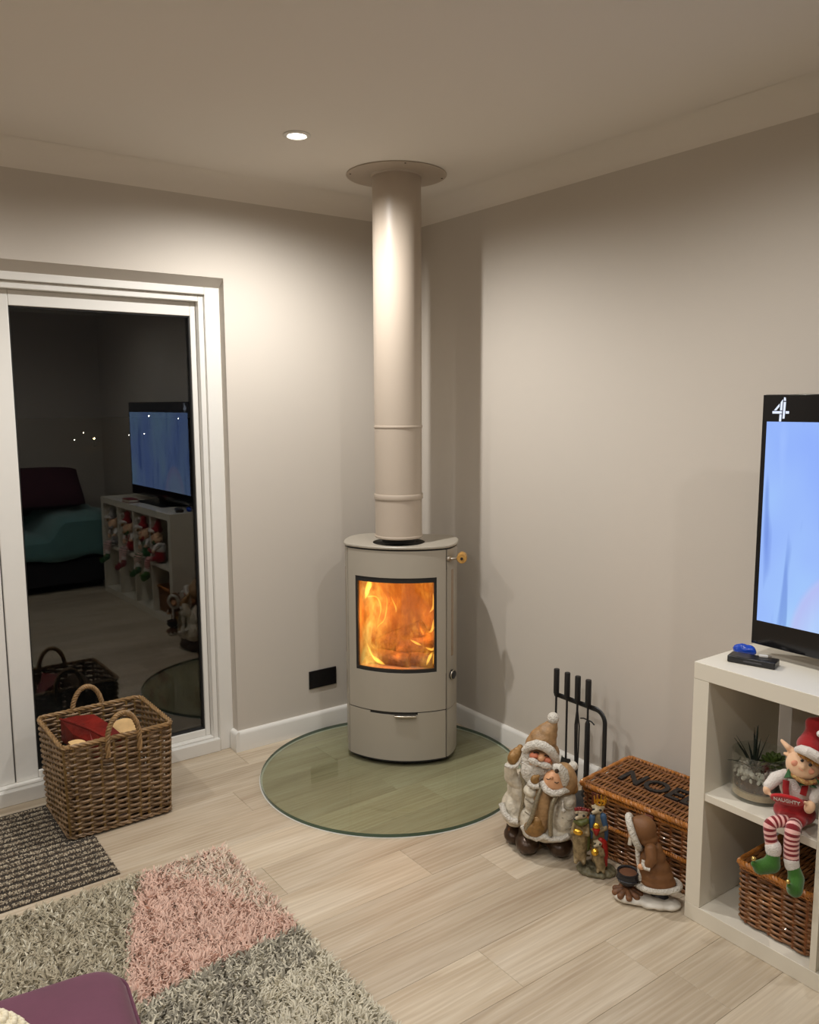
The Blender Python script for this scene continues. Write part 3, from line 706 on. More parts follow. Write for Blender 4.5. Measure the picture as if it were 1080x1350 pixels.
# ------------------------------------------------------------------ wicker chest with lettering on the lid
ch = thing('wicker_chest', 'long honey brown wicker chest with dark lettering on its lid', 'chest', (-.216,-1.680,.0005), math.radians(6.0))
CX, CY, CHH = .150, .220, .218
weave(ch, CX-.004, CY-.004, .006, CHH, .02, .0082, .042, .018, (m_hon, m_hond))
MB().box(-CX+.012,-CY+.012,.003,CX-.012,CY-.012,CHH-.004).build('lining', m_lin, ch, smooth=False)
lid = MB(); rnd = random.Random(8); n = int(2*CY/.0072)
for k in range(n):
    y_ = -CY+(k+.5)*2*CY/n; pts = []
    for i in range(29):
        x = -CX+2*CX*i/28; pts.append((x, y_+rnd.uniform(-.0004,.0004), CHH+.017+.0026*math.cos(PI*(i/28*7)+PI*k)))
    lid.tube(pts, .0036*rnd.uniform(.9,1.05), 5)
o = lid.build('lid', m_hon, ch); o['kind'] = 'stuff'
rb_ = MB()
for j in range(7):
    x = -CX+.022+j*(2*CX-.044)/6; rb_.tube([(x,-CY+.003,CHH+.017),(x,CY-.003,CHH+.017)],.0032,6)
o = rb_.build('lid_ribs', m_hond, ch); o['kind'] = 'stuff'
ring = [(p.x,p.y,CHH+.015) for p,_ in perim(CX+.004,CY+.004,.014,.02)]; ring.append(ring[0])
rope(ring, .0095, 3, 60, 5, 420).build('lid_rim', m_honr, ch)
ring = [(p.x*1.0,p.y*1.0,CHH-.004) for p,_ in perim(CX,CY,.018,.02)]; ring.append(ring[0])
rope(ring, .006, 2, 60, 5, 420).build('body_rim', m_honr, ch)
ring = [(p.x*.985,p.y*.985,.007) for p,_ in perim(CX,CY,.018,.02)]; ring.append(ring[0])
rope(ring, .006, 2, 60, 5, 300).build('foot_rim', m_hon, ch)
o = rope([(-CX-.003,-CY+.02,CHH*.52),(-CX-.003,CY-.02,CHH*.52)], .007, 2, 24, 5, 160).build('waist_band', m_honr, ch)
MB().box(-CX-.012,.140,CHH-.115,-CX-.006,.170,CHH+.004).build('leather_strap', m_lea, ch, bevel=.001)
MB().box(-CX-.012,-.068,CHH-.115,-CX-.006,-.040,CHH+.004).build('leather_strap', m_lea, ch, bevel=.001)
MB().tube([(-CX-.010,.012,.120),(-CX-.018,.010,.095)],.007,8).build('toggle_peg', pm('peg', srgb(210,200,180), .5), ch)
lt = text_mesh('NOEL', .150, .003, .003)
lo_ = link('lid_lettering', lt, m_dkw, ch, smooth=False); lo_.rotation_euler = (0,0,-PI/2); lo_.location = (-.005,.005,CHH+.0235); lo_.scale = (.76,.80,1); lo_['label'] = 'dark raffia letters woven on the lid'

# ------------------------------------------------------------------ hamper inside the shelf unit
c0 = cells[0]
hm = thing('shelf_hamper', 'small brown wicker hamper in the bottom cell of the shelf unit', 'hamper', (-.266,-2.2035,.0512), 0)
weave(hm, .135, .109, .005, .172, .02, .0080, .036, .014, (m_hon, m_hond))
MB().box(-.122,-.099,.003,.122,.099,.168).build('lining', m_lin, hm, smooth=False)
lid = MB()
for k in range(36):
    y_ = -.113+(k+.5)*.226/36; lid.tube([(-.138+.276*i/20, y_, .186+.0024*math.cos(PI*i/20*5+PI*k)) for i in range(21)], .0035, 5)
o = lid.build('lid', m_hon, hm); o['kind'] = 'stuff'
ring = [(p.x,p.y,.184) for p,_ in perim(.140,.112,.012,.02)]; ring.append(ring[0]); rope(ring, .009, 3, 40, 5, 260).build('lid_rim', m_honr, hm)
ring = [(p.x,p.y,.172) for p,_ in perim(.137,.111,.014,.02)]; ring.append(ring[0]); rope(ring, .006, 2, 40, 5, 260).build('body_rim', m_honr, hm)

# ------------------------------------------------------------------ glass bowl garden on the shelf
vz = thing('glass_terrarium', 'clear glass cylinder with sand, white pebbles and succulents on the shelf', 'terrarium', (-.315,-2.090,SZ+.0005))
VR, VH = .0785, .133
m_vg = pane('vase_glass', (.93,.95,.935,1), 1.7)
MB().lathe([(0,0),(VR-.002,0),(VR,.003),(VR,VH-.001),(VR-.001,VH),(VR-.003,VH),(VR-.004,VH-.002),(VR-.004,.008),(0,.008)],64).build('glass_cylinder', m_vg, vz)
RI = VR-.0048
MB().lathe([(0,.0085),(RI,.0085),(RI,.026),(RI*.6,.028),(0,.027)],48).build('sand', pm('sand', srgb(204,176,140), .9, var=.12, vs=200, bump=.2, bs=400), vz)
def pebbles(name, z0, z1, rr, n, m, tilt=0.0):
    mb = MB(); rd = random.Random(n)
    for i in range(n):
        a = rd.uniform(0,2*PI); q = RI*math.sqrt(rd.uniform(.25,1))*.93; x = q*math.cos(a); y_ = q*math.sin(a)
        z = rd.uniform(z0,z1)+tilt*x/RI; r_ = rr*rd.uniform(.6,1.1); mb.ell((x,y_,z),(r_,r_*rd.uniform(.6,1),r_*rd.uniform(.5,.9)),(rd.uniform(0,3),rd.uniform(0,3),0),7,5)
    o = mb.build(name, m, vz, smooth=True); o['kind'] = 'stuff'
MB().lathe([(0,.027),(RI*.93,.029),(RI*.93,.056),(0,.062)],40).build('soil', pm('soil', srgb(70,46,32), .9, var=.4, vs=120), vz)
pebbles('brown_gravel', .031, .056, .0045, 420, pm('brown_grit', srgb(112,76,52), .8, var=.5, vs=90))
pebbles('white_pebbles', .054, .076, .0075, 260, pm('white_pebble', srgb(222,216,206), .5, var=.1, vs=90), -.010)
m_aloe = pm('dark_leaf', srgb(22,34,26), .4, var=.3, vs=60); m_suc = pm('green_succulent', srgb(74,92,36), .5, var=.35, vs=50)
VF = Frame((-.315,-2.090,SZ))
rd = random.Random(5)
for i in range(17):
    a = 2*PI*i/17+rd.uniform(-.2,.2); L = rd.uniform(.075,.115); up = rd.uniform(.35,1.25) if i%3 else 1.5
    pts = []; c_ = Vector((-.012,.010,.074))
    for j in range(8):
        s_ = j/7; h = L*s_; ang = up*(1-.75*s_*s_); 
        pts.append((c_.x+math.cos(a)*L*s_*math.cos(up)*1.0, c_.y+math.sin(a)*L*s_*math.cos(up), c_.z+L*(s_*math.sin(up)*1.0-.35*s_*s_*math.cos(up))+.03*s_))
    MB().tube(pts, [.0062*(1-s_/7.4)+.0004 for s_ in range(8)], 6, flat=.45, up=(0,0,1)).build('aloe_leaf', m_aloe, vz)
for ring_,(k_,tl,rr_) in enumerate([(9,.2,.030),(8,.55,.025),(6,.95,.018),(4,1.3,.010)]):
    for i in range(k_):
        a = 2*PI*i/k_+ring_*.4; dv = Vector((math.cos(a)*math.cos(tl), math.sin(a)*math.cos(tl), math.sin(tl)))
        c_ = Vector((.034,-.024,.088+ring_*.004))
        MB().ell(c_+dv*rr_, (.017,.009,.005), (0,-tl,a), 8, 6).build('succulent_leaf', m_suc, vz)
# ================================================================== FIRE TOOLS
TX = -.120
stn = thing('tool_stand', 'black iron stand with an arched bar holding the fire tools by the wall', 'tool stand', (TX,0,.0005))
hb = .386
pts = [(0,-1.085,hb),(0,-1.30,hb)]+[(0,-1.30-.046*math.sin(a),hb-.046*(1-math.cos(a))) for a in [PI/2*i/8 for i in range(1,9)]]+[(0,-1.346,.012)]
MB().tube(pts, .0105, 8, flat=.55, up=(1,0,0)).build('arched_bar', m_blackm, stn)
MB().lathe([(0,0),(.085,0),(.085,.006),(.08,.010),(0,.012)],40,(0,-1.275,0)).build('base_plate', m_blackm, stn)
for k,(yy,kind,lab) in enumerate([(-1.107,'poker','slim black fire poker, the tool furthest from the chest'),(-1.165,'shovel','black ash shovel hanging second from the left on the stand'),
                                  (-1.220,'fire_tongs','black fire tongs hanging third from the left on the stand'),(-1.274,'hearth_brush','black hearth brush hanging closest to the wicker chest')]):
    t = thing(kind, lab, 'fire tool', (TX-.016,yy,0), 0, 'fire tools hanging on the black stand')
    MB().lathe([(0,.398),(.0105,.398),(.0115,.402),(.0115,.497),(.0105,.500),(0,.501)],20).build('grip', m_blackm, t)
    MB().tube([(0,0,.09 if kind!='hearth_brush' else .28),(0,0,.400)], .0043, 8).build('rod', m_blackm, t)
    if kind == 'poker': MB().tube([(0,0,.10),(0,0,.05),(0,-.005,.04)], [.0032,.0035,.001], 8).tube([(0,0,.075),(0,.02,.06),(0,.022,.07)], [.003,.0025,.001], 8).build('hook', m_blackm, t)
    if kind == 'shovel':
        vs = []; 
        for i in range(7):
            s_ = i/6; wd = .032*(math.sin(PI*min(1,.18+s_*.6))**.6)
            for j in range(5): vs.append((-.010*(1-((j-2)/2)**2), wd*(j-2)/2, .150-.120*s_))
        vs += [(x+.002,y_,z) for x,y_,z in vs]; f = []
        for i in range(6):
            for j in range(4): a = i*5+j; f += [(a,a+1,a+6,a+5),(35+a+5,35+a+6,35+a+1,35+a)]
        MB().add(vs, f).build('scoop', m_blackm, t)
    if kind == 'fire_tongs': MB().tube([(0,-.002,.36),(0,-.012,.30),(0,-.010,.20),(0,-.004,.06)], .0028, 8).build('tong_leg', m_blackm, t); MB().tube([(0,.002,.36),(0,.010,.30),(0,.008,.20),(0,.003,.06)], .0028, 8).build('tong_leg', m_blackm, t)
    if kind == 'hearth_brush':
        MB().lathe([(0,.120),(.010,.120),(.011,.13),(.010,.325),(.006,.335),(0,.335)],16).build('ferrule', m_blackm, t)
        bm_ = MB(); rd = random.Random(2)
        for i in range(60):
            a = rd.uniform(0,2*PI); q = .010*math.sqrt(rd.random()); bm_.tube([(q*math.cos(a),q*math.sin(a),.125),(1.8*q*math.cos(a),1.8*q*math.sin(a),.03)],.0009,4)
        o = bm_.build('bristles', m_blackm, t); o['kind'] = 'stuff'
        MB().tube([(.0,.036,.335),(0,.02,.340),(0,-.02,.338),(0,-.034,.330)], .0028, 8).build('hanging_hook', m_blackm, t)

# ================================================================== SANTA AND COMPANION FIGURINE
m_cream = pm('cream_glaze', srgb(206,197,178), .45, var=.22, vs=30, bump=.5, bs=70)
m_fur = pm('white_fur', srgb(222,216,204), .75, var=.07, vs=80, bump=1.0, bs=170)
m_gold = pm('antique_gold', srgb(148,112,64), .4, metal=.25, var=.3, vs=40, bump=.25, bs=90)
m_tan = pm('tan_glaze', srgb(156,122,82), .5, var=.28, vs=40, bump=.25, bs=120)
m_boot = pm('bronze_boot', srgb(70,52,38), .3, metal=.35, var=.35, vs=30)
m_skin = pm('painted_skin', srgb(214,160,118), .5, var=.08, vs=30)
m_cheek = pm('painted_cheek', srgb(214,128,96), .5)
m_dark = pm('painted_dark', (.01,.009,.008,1), .3)
m_zip = pm('zip_silver', srgb(150,140,118), .35, metal=.6, var=.3, vs=200)
sf = Frame((-.515,-1.405,0))
sa = thing('santa_figurine', 'cream and brown figurine of a bearded santa hugging a smaller companion', 'figurine', sf.o, sf.rz)
K = sf.k()                           # metres per picture pixel at the figure
def sp(x, y, d=0.0): return sf(650+x/6.43, 930+y/6.43, d)
def R_(v): return v/6.43*K
# boots
bt = [(175,1105,-.030,78),(292,1180,.030,96),(568,1200,.030,98)]
for x,y_,dd,rr in bt:
    c = sp(x,y_,dd); q = R_(rr); c.z = max(c.z, q*.80)
    fuse('boot', MB().ell((c.x,c.y,q*.82),(q,q*1.25,q*.82)).ell((c.x,c.y+q*.6,q*1.25),(q*.78,q*.8,q*1.1)), m_boot, sa, .0035, 3)
c = sp(440,1150,-.01); fuse('boot', MB().ell((c.x,.03,.030),(.036,.045,.028)), m_boot, sa, .0035, 3)
# big coat (behind) and puffed coat of the small one (in front)
big = MB(); 
for x,y_,dd,rx,rz in ((200,860,-.035,125,150),(250,700,-.035,120,150),(330,640,-.04,120,140),(420,800,-.05,150,180),(190,930,-.025,95,80)):
    c = sp(x,y_,dd); big.ell(c,(R_(rx),.055,R_(rz)))
co_b = fuse('santa_coat', big, m_cream, sa, .0045, 6, (.003,40))
arm = MB().cap(sp(290,700,-.02), sp(150,610,.0), R_(70), R_(52)).cap(sp(150,610,.0), sp(150,520,.012), R_(52), R_(46))
fuse('raised_sleeve', arm, m_cream, sa, .0045, 4, (.002,50))
MB().tube([sp(105,505,.022),sp(150,525,.030),sp(200,515,.028),sp(222,470,.015)], R_(17), 10).build('cuff', m_fur, sa)
pw = MB().ell(sp(172,452,.015),(R_(46),.016,R_(56))).cap(sp(205,420,.008), sp(232,355,.0), R_(30), R_(24)).cap(sp(160,410,.008), sp(195,375,.005), R_(22), R_(18))
fuse('raised_mitten', pw, m_gold, sa, .003, 3)
sm = MB()
for x,y_,dd,rx,rz,dp in ((330,960,.030,95,120,.05),(600,930,.030,95,150,.055),(470,900,.010,170,190,.06),(340,800,.032,70,90,.045),(620,800,.025,80,95,.05),(480,1050,.020,190,90,.06),(330,720,.045,62,50,.035),(640,1020,.03,62,62,.045),(600,1060,.035,90,60,.045),(320,1050,.038,62,62,.045)):
    c = sp(x,y_,dd); sm.ell(c,(R_(rx),dp,R_(rz)))
co_s = fuse('companion_coat', sm, m_cream, sa, .004, 4, (.0035,32)); co_s['label'] = 'puffy white coat of the smaller companion'
# quilting seams on the puffed coat
for pts in ([(590,860),(640,880),(682,870)],[(585,950),(640,975),(684,955)],[(575,1040),(620,1050),(672,1030)],[(275,790),(330,830),(395,800)],[(270,900),(310,930),(345,920)]):
    MB().tube([sp(x,y_,.078) for x,y_ in pts], R_(6), 6).build('coat_seam', pm('seam_grey', srgb(150,140,122), .6) if 'seam_grey' not in bpy.data.materials else bpy.data.materials['seam_grey'], sa)
# hem fur, robe, bag, zips
MB().tube([sp(250,1020,.075),sp(290,1095,.082),(sp(370,1130,.085)),sp(430,1110,.088),sp(490,1135,.09),sp(570,1135,.088),sp(640,1105,.078)], R_(22), 10).build('hem_trim', m_fur, sa)
MB().tube([sp(72,830,.0),sp(95,910,.020),sp(150,975,.032),sp(215,985,.034)], R_(24), 10).build('coat_hem', m_fur, sa)
rob = MB().ell(sp(430,880,.062),(R_(70),.030,R_(200)),(0,math.radians(3),0)).ell(sp(400,780,.055),(R_(55),.03,R_(100)))
fuse('robe', rob, m_tan, sa, .0035, 4, (.002,60))
fuse('sack', MB().ell(sp(350,1045,.080),(R_(82),.022,R_(66))).ell(sp(375,985,.078),(R_(45),.02,R_(50))), m_gold, sa, .0035, 3)
MB().tube([sp(415,680,.072),sp(385,760,.086),sp(355,860,.092),sp(325,960,.094),sp(275,1050,.090)], R_(16), 8).build('zip', m_zip, sa)
MB().tube([sp(540,760,.080),sp(505,830,.094),sp(490,920,.098),sp(485,1010,.098),sp(490,1100,.096)], R_(19), 8).build('zip', m_zip, sa)
MB().tube([sp(240,560,.02),sp(262,680,.030),sp(262,800,.035),sp(240,900,.036),sp(225,970,.036)], R_(16), 8).build('zip', m_zip, sa)
MB().tube([sp(595,800,.085),sp(590,850,.088),sp(598,890,.088)], R_(8), 8).ell(sp(598,890,.09), R_(16)).build('pocket_tassel', m_fur, sa)
# santa head: face, beard, moustache, hat
hd_ = MB().ell(sp(405,455,.004),(R_(108),.042,R_(98)))
fuse('santa_face', hd_.ell(sp(412,438,.042),(R_(32),.012,R_(26))), m_skin, sa, .003, 3)
for x,y_ in ((350,425),(455,465)): MB().ell(sp(x,y_,.040),(R_(36),.010,R_(24))).build('cheek', m_cheek, sa)
MB().ell(sp(410,448,.052), R_(25)).build('nose', m_skin, sa)
for x,y_ in ((368,400),(452,428)): MB().tube([sp(x-22,y_+2,.044),sp(x,y_-6,.047),sp(x+22,y_+6,.044)], R_(5), 6).build('closed_eye', m_dark, sa)
brd = MB()
for x,y_,rx,rz,dd in ((290,470,50,90,.012),(300,560,62,85,.020),(350,570,85,80,.026),(400,540,80,60,.030),(440,560,60,60,.026),(350,630,60,40,.024),(500,500,36,60,.012)):
    brd.ell(sp(x,y_,dd),(R_(rx),.018,R_(rz)))
fuse('beard', brd, m_fur, sa, .0035, 3, (.002,90))
fuse('moustache', MB().ell(sp(348,478,.056),(R_(48),.010,R_(27)),(0,math.radians(25),0)).ell(sp(442,508,.056),(R_(54),.010,R_(26)),(0,math.radians(10),0)), m_fur, sa, .003, 2)
hat = [(400,345,-.022,118),(420,300,-.022,110),(455,240,-.022,84),(490,190,-.024,58),(508,150,-.024,38)]
hm_ = MB()
for (a,b) in zip(hat, hat[1:]): hm_.cap(sp(a[0],a[1],a[2]), sp(b[0],b[1],b[2]), R_(a[3]), R_(b[3]))
hm_.ell(sp(480,400,-.03),(R_(78),.040,R_(80)))
fuse('santa_hat', hm_, m_tan, sa, .004, 4, (.0015,60))
MB().tube([sp(268,385,.012),sp(310,345,.030),sp(370,330,.040),sp(430,345,.044),sp(490,385,.040),sp(525,440,.028),sp(540,490,.010)], [R_(28),R_(34),R_(36),R_(36),R_(36),R_(34),R_(28)], 12).build('hat_band', m_fur, sa)
MB().ell(sp(511,108,-.024), R_(46)).build('pompom', m_fur, sa)
# companion head
fuse('companion_face', MB().ell(sp(525,640,.060),(R_(88),.034,R_(84))).ell(sp(495,612,.092), R_(13)), m_skin, sa, .003, 3)
for x,y_ in ((470,620),(540,650)): MB().tube([sp(x-18,y_,.096),sp(x,y_+9,.098),sp(x+18,y_+2,.096)], R_(4), 6).build('closed_eye', m_boot, sa)
fuse('companion_hat', MB().ell(sp(630,640,.038),(R_(78),.045,R_(105))).ell(sp(600,570,.035),(R_(85),.045,R_(72))).cap(sp(630,560,.030),sp(672,520,.02),R_(50),R_(26)), m_tan, sa, .0035, 4)
MB().tube([sp(515,520,.088),sp(560,530,.094),sp(595,565,.092),sp(612,620,.086),sp(605,670,.078)], [R_(24),R_(36),R_(38),R_(34),R_(22)], 12).build('companion_hat_band', m_fur, sa)
MB().ell(sp(680,514,.02), R_(36)).build('pompom', m_fur, sa)
MB().ell(sp(541,556,.118),(R_(16),.005,R_(18))).build('hat_brooch', m_boot, sa)
MB().tube([sp(415,650,.068),sp(450,715,.088),sp(500,745,.094),sp(560,742,.092),sp(600,720,.080),sp(660,705,.060)], R_(26), 10).build('collar_fur', m_fur, sa)
MB().tube([sp(300,655,.068),sp(350,685,.078),sp(392,680,.078)], R_(24), 10).build('cuff', m_fur, sa)
fuse('mitten', MB().ell(sp(356,632,.072),(R_(34),.014,R_(40))).cap(sp(350,620,.074),sp(385,600,.078),R_(18),R_(14)), m_gold, sa, .003, 3)
fuse('companion_back_scarf', MB().ell(sp(680,700,.02),(R_(40),.03,R_(40))), m_gold, sa, .003, 3)

# ================================================================== MEERKAT FIGURINE
mf = Frame((-.470,-1.622,0)); KM = mf.k()
mk = thing('meerkat_figurine', 'small figurine of three robed meerkat kings on a rocky base', 'figurine', mf.o, mf.rz)
def mp_(x, y, d=0.0): return mf(745+x/10.39, 1040+y/10.39, d)
def Q_(v): return v/10.39*KM
m_mfur = pm('meerkat_fur', srgb(112,92,58), .4, var=.3, vs=60, col2=srgb(168,148,110)); m_rock = pm('painted_rock', srgb(112,106,82), .5, var=.35, vs=30, bump=.6, bs=60)
m_green = pm('green_cape', srgb(84,88,40), .45, var=.25, vs=30); m_blue = pm('blue_cape', srgb(62,92,124), .45, var=.2, vs=30); m_redc = pm('red_cape', srgb(158,26,18), .4, var=.2, vs=30)
m_bright = pm('bright_gold', srgb(220,170,60), .22, metal=.8); m_pale = pm('meerkat_pale', srgb(176,160,130), .5, var=.2, vs=80); m_ruby = pm('dark_ruby', srgb(110,22,20), .25)
rk = MB(); rd = random.Random(3)
rk.ell((0,0,.008),(.066,.045,.010))
for i in range(16):
    a = 2*PI*i/16; rk.ell((.052*math.cos(a),.034*math.sin(a),.008),(.016,.014,.009+.004*rd.random()),(0,0,rd.random()*3))
for i in range(8): rk.ell((rd.uniform(-.04,.04),rd.uniform(-.025,.02),.014),(.014,.012,.008))
fuse('rock_base', rk, m_rock, mk, .003, 2, (.003,70))
def meerkat(hx_, hy_, bx, by, fx, fy, d, s, cape, capes, item, nm):
    head = mp_(hx_,hy_,d); body = mp_(bx,by,d); feet = mp_(fx,fy,d); feet.z = max(feet.z, .016)
    b = MB(); r0 = Q_(95*s)
    top = head.lerp(body,.28); b.cap(top, body, r0*.62, r0*1.0); b.cap(body, feet+Vector((0,0,r0*.8)), r0*1.0, r0*.85)
    for k_ in (-1,1):
        b.cap(feet+Vector((k_*r0*.45,0,r0*.9)), feet+Vector((k_*r0*.5,-r0*.7,r0*.15)), r0*.42, r0*.28)       # hind legs and feet
        sh_ = top+Vector((k_*r0*.75,-.1*r0,-r0*.4)); el = body+Vector((k_*r0*1.0,-r0*.5,r0*.5)); b.cap(sh_, el, r0*.30, r0*.26); b.cap(el, item[1]+Vector((k_*r0*.2,0,0)), r0*.26, r0*.2)
    b.cap(feet+Vector((0,r0*.6,r0*.4)), feet+Vector((r0*1.2,r0*1.3,r0*.1)), r0*.3, r0*.12)                      # tail
    fuse(nm+'_body', b, m_mfur, mk, .0025, 3)
    h = MB().ell(head,(r0*.72,r0*.75,r0*.62)).cap(head+Vector((-r0*.25,-r0*.5,-r0*.1)), head+Vector((-r0*.75,-r0*1.0,-r0*.22)), r0*.36, r0*.16)
    for k_ in (-1,1): h.ell(head+Vector((k_*r0*.68,.1*r0,r0*.2)),(r0*.2,r0*.12,r0*.22))
    fuse(nm+'_head', h, m_pale, mk, .002, 2)
    MB().ell(head+Vector((-r0*.80,-r0*1.08,-r0*.20)), r0*.14, n=10, m=8).build('nose', m_dark, mk)
    for k_ in (-.52,.30): MB().ell(head+Vector((k_*r0,-r0*.60,r0*.14)),(r0*.20,r0*.16,r0*.17), n=10, m=8).build('eye_patch', m_dark, mk)
    c = MB()
    for pts in capes: 
        for (a,b_) in zip(pts, pts[1:]): c.cap(mp_(a[0],a[1],a[2]), mp_(b_[0],b_[1],b_[2]), Q_(a[3]), Q_(b_[3]))
    fuse(nm+'_cape', c, cape, mk, .0025, 3, (.001,80))
    return head, r0
h,r0 = meerkat(225,350, 205,640, 205,980, .012, 1.0, m_green, [[(160,440,.024,40),(220,470,.030,45),(285,440,.022,42)],[(290,470,.008,45),(310,640,.004,42),(305,820,.002,34)],[(140,480,.008,34),(120,600,.008,30)]], (0, mp_(180,600,.040)), 'left_meerkat')
for i in range(6): MB().ell(mp_(150+i*34, 262+abs(i-1.5)*9, .032-.004*abs(i-2)), Q_(20), n=12, m=8).build('crown_jewel', m_ruby, mk)
MB().tube([mp_(140,290,.025),mp_(200,285,.034),mp_(270,290,.030),mp_(320,300,.016)], Q_(16), 8).build('crown_band', m_ruby, mk)
fuse('gold_casket', MB().ell(mp_(178,592,.046),(Q_(62),.010,Q_(40)),(0,.2,0)), m_bright, mk, .002, 2)
h,r0 = meerkat(452,272, 450,560, 455,960, -.012, 1.0, m_blue, [[(375,380,.004,36),(360,480,.004,40),(365,640,-.004,40)],[(520,370,-.004,42),(545,520,-.008,44),(545,680,-.012,40)]], (0, mp_(430,590,.022)), 'tall_meerkat')
MB().lathe([(Q_(60),0),(Q_(72),Q_(30)),(Q_(66),Q_(32)),(Q_(56),0),(Q_(60),0)],20,mp_(482,208,-.008)).build('crown_band', m_bright, mk)
for i in range(9):
    a = 2*PI*i/9; c = mp_(482,185,-.008); MB().cap(c+Vector((Q_(66)*math.cos(a),Q_(66)*math.sin(a),0)), c+Vector((Q_(76)*math.cos(a),Q_(76)*math.sin(a),Q_(60))), Q_(11), Q_(6), 8).build('crown_point', m_bright, mk)
MB().lathe([(0,0),(Q_(18),Q_(20)),(Q_(46),Q_(90)),(Q_(40),Q_(105)),(0,Q_(108))],20,mp_(428,650,.026)).build('red_goblet', m_redc, mk)
MB().ell(mp_(430,510,.026),(Q_(42),Q_(36),Q_(44))).build('goblet_lid', m_bright, mk)
h,r0 = meerkat(455,745, 455,920, 490,1120, .030, .72, m_redc, [[(490,700,.026,34),(535,740,.022,40),(545,860,.020,42),(545,1030,.020,36)]], (0, mp_(412,880,.050)), 'small_meerkat')
MB().ell(mp_(410,866,.054), Q_(46)).build('gold_ball', m_bright, mk)

# ================================================================== COOKING GIRL FIGURINE
gf = Frame((-.462,-1.838,0)); KG = gf.k()
gg = thing('girl_figurine', 'figurine of a hooded child in a brown fur-trimmed coat by a cauldron', 'figurine', gf.o, gf.rz)
def gp_(x, y, d=0.0): return gf(800+x/9, 1060+y/9, d)
def G_(v): return v/9*KG
m_coat = pm('brown_coat', srgb(116,76,40), .6, var=.14, vs=30, bump=.1, bs=200); m_snow = pm('painted_snow', srgb(212,206,194), .45, var=.06, vs=20, bump=.3, bs=40)
m_iron = pm('pot_iron', srgb(42,42,46), .3, metal=.3); m_soup = pm('soup', srgb(100,66,46), .4); m_logf = pm('toy_logs', srgb(110,72,44), .6, var=.5, vs=60)
b = MB(); gx = lambda v: gp_(v,1130,0).x
for xx,yy,rx,ry,rz in ((215,-.012,125,.036,.019),(330,-.016,150,.034,.015),(560,-.020,170,.036,.015),(720,-.014,140,.036,.014),(470,.008,330,.032,.012)): b.ell((gx(xx),yy,rz*.8),(G_(rx),ry,rz))
fuse('snow_base', b, m_snow, gg, .003, 4, (.004,40))
MB().cap(gp_(575,1100,.0), gp_(675,1100,.0), G_(52), G_(54)).build('boots', m_iron, gg)
# coat: a flaring cone with a soft back, hood, sleeve
ct = MB()
for (x,y_,rx,rz) in ((560,520,90,70),(570,620,115,90),(582,740,145,100),(596,840,172,95),(605,905,188,70)): ct.ell(gp_(x,y_,.0),(G_(rx),G_(rx)*.80,G_(rz)))
ct.ell(gp_(460,700,.0),(G_(80),.030,G_(180)))
fuse('coat', ct, m_coat, gg, .0035, 16)
fuse('hood', MB().ell(gp_(440,290,.0),(G_(130),G_(125),G_(135))).ell(gp_(370,230,.0),(G_(75),G_(85),G_(75))).ell(gp_(480,400,0),(G_(110),G_(105),G_(80))), m_coat, gg, .0035, 4)
fuse('face', MB().ell(gp_(330,340,-.004),(G_(62),G_(72),G_(80))).ell(gp_(272,350,-.006), G_(16)), m_skin, gg, .003, 2)
for k_ in (-1,1): MB().ell(gp_(285,320,-.006+k_*.012), G_(9), n=10, m=8).build('eye', m_dark, gg)
hc = gp_(328,330,0); ring = []
for i in range(28):
    a = 2*PI*i/28; v = Vector((G_(-30)*0, math.cos(a)*G_(108), math.sin(a)*G_(158))); ring.append(hc+Vector((-.40*v.z+.0, v.y, v.z)))
MB().tube(ring, G_(36), 10, closed=True).build('hood_trim', m_fur, gg)
MB().tube([gp_(365,500,.008),gp_(372,620,.010),gp_(395,760,.010),gp_(395,900,.014)], G_(26), 10).build('front_trim', m_fur, gg)
hem = []; hcx = gp_(612,952,0)
for i in range(32):
    a = 2*PI*i/32; hem.append(hcx+Vector((math.cos(a)*G_(212), math.sin(a)*G_(140), .006*math.cos(a))))
MB().tube(hem, G_(31), 10, closed=True).build('hem_trim', m_fur, gg)
fuse('sleeve', MB().cap(gp_(520,530,.030), gp_(535,650,.042), G_(62), G_(60)).cap(gp_(535,650,.042), gp_(480,735,.044), G_(60), G_(52)), m_coat, gg, .003, 3)
MB().tube([gp_(440,665,.046),gp_(432,710,.050),gp_(455,760,.056),gp_(515,778,.058)], G_(20), 10).build('cuff', m_fur, gg)
MB().ell(gp_(410,745,.046),(G_(36),G_(30),G_(30))).build('hand', m_skin, gg)
pc = gp_(250,870,.012); pr_ = G_(112)
MB().lathe([(0,-pr_*.72),(pr_*.55,-pr_*.66),(pr_*.90,-pr_*.3),(pr_*.96,pr_*.15),(pr_*.90,pr_*.45),(pr_*1.0,pr_*.55),(pr_*.98,pr_*.68),(pr_*.84,pr_*.62),(pr_*.80,pr_*.3),(0,pr_*.3)],32,pc).build('cauldron', m_iron, gg)
MB().lathe([(0,pr_*.48),(pr_*.82,pr_*.48),(pr_*.82,pr_*.32),(0,pr_*.32)],28,pc).build('soup', m_soup, gg)
MB().lathe([(pr_*.97,-.002),(pr_*1.04,0),(pr_*.97,.002)],28,pc).build('pot_band', m_iron, gg)
for i in range(9):
    a = 2*PI*i/9; q = Vector((pc.x,pc.y,0)); MB().cap(q+Vector((math.cos(a)*pr_*1.15,math.sin(a)*pr_*.95,.026)), q+Vector((math.cos(a)*pr_*.35,math.sin(a)*pr_*.3,.036)), G_(34), G_(30), 10).build('fire_log', m_logf, gg)
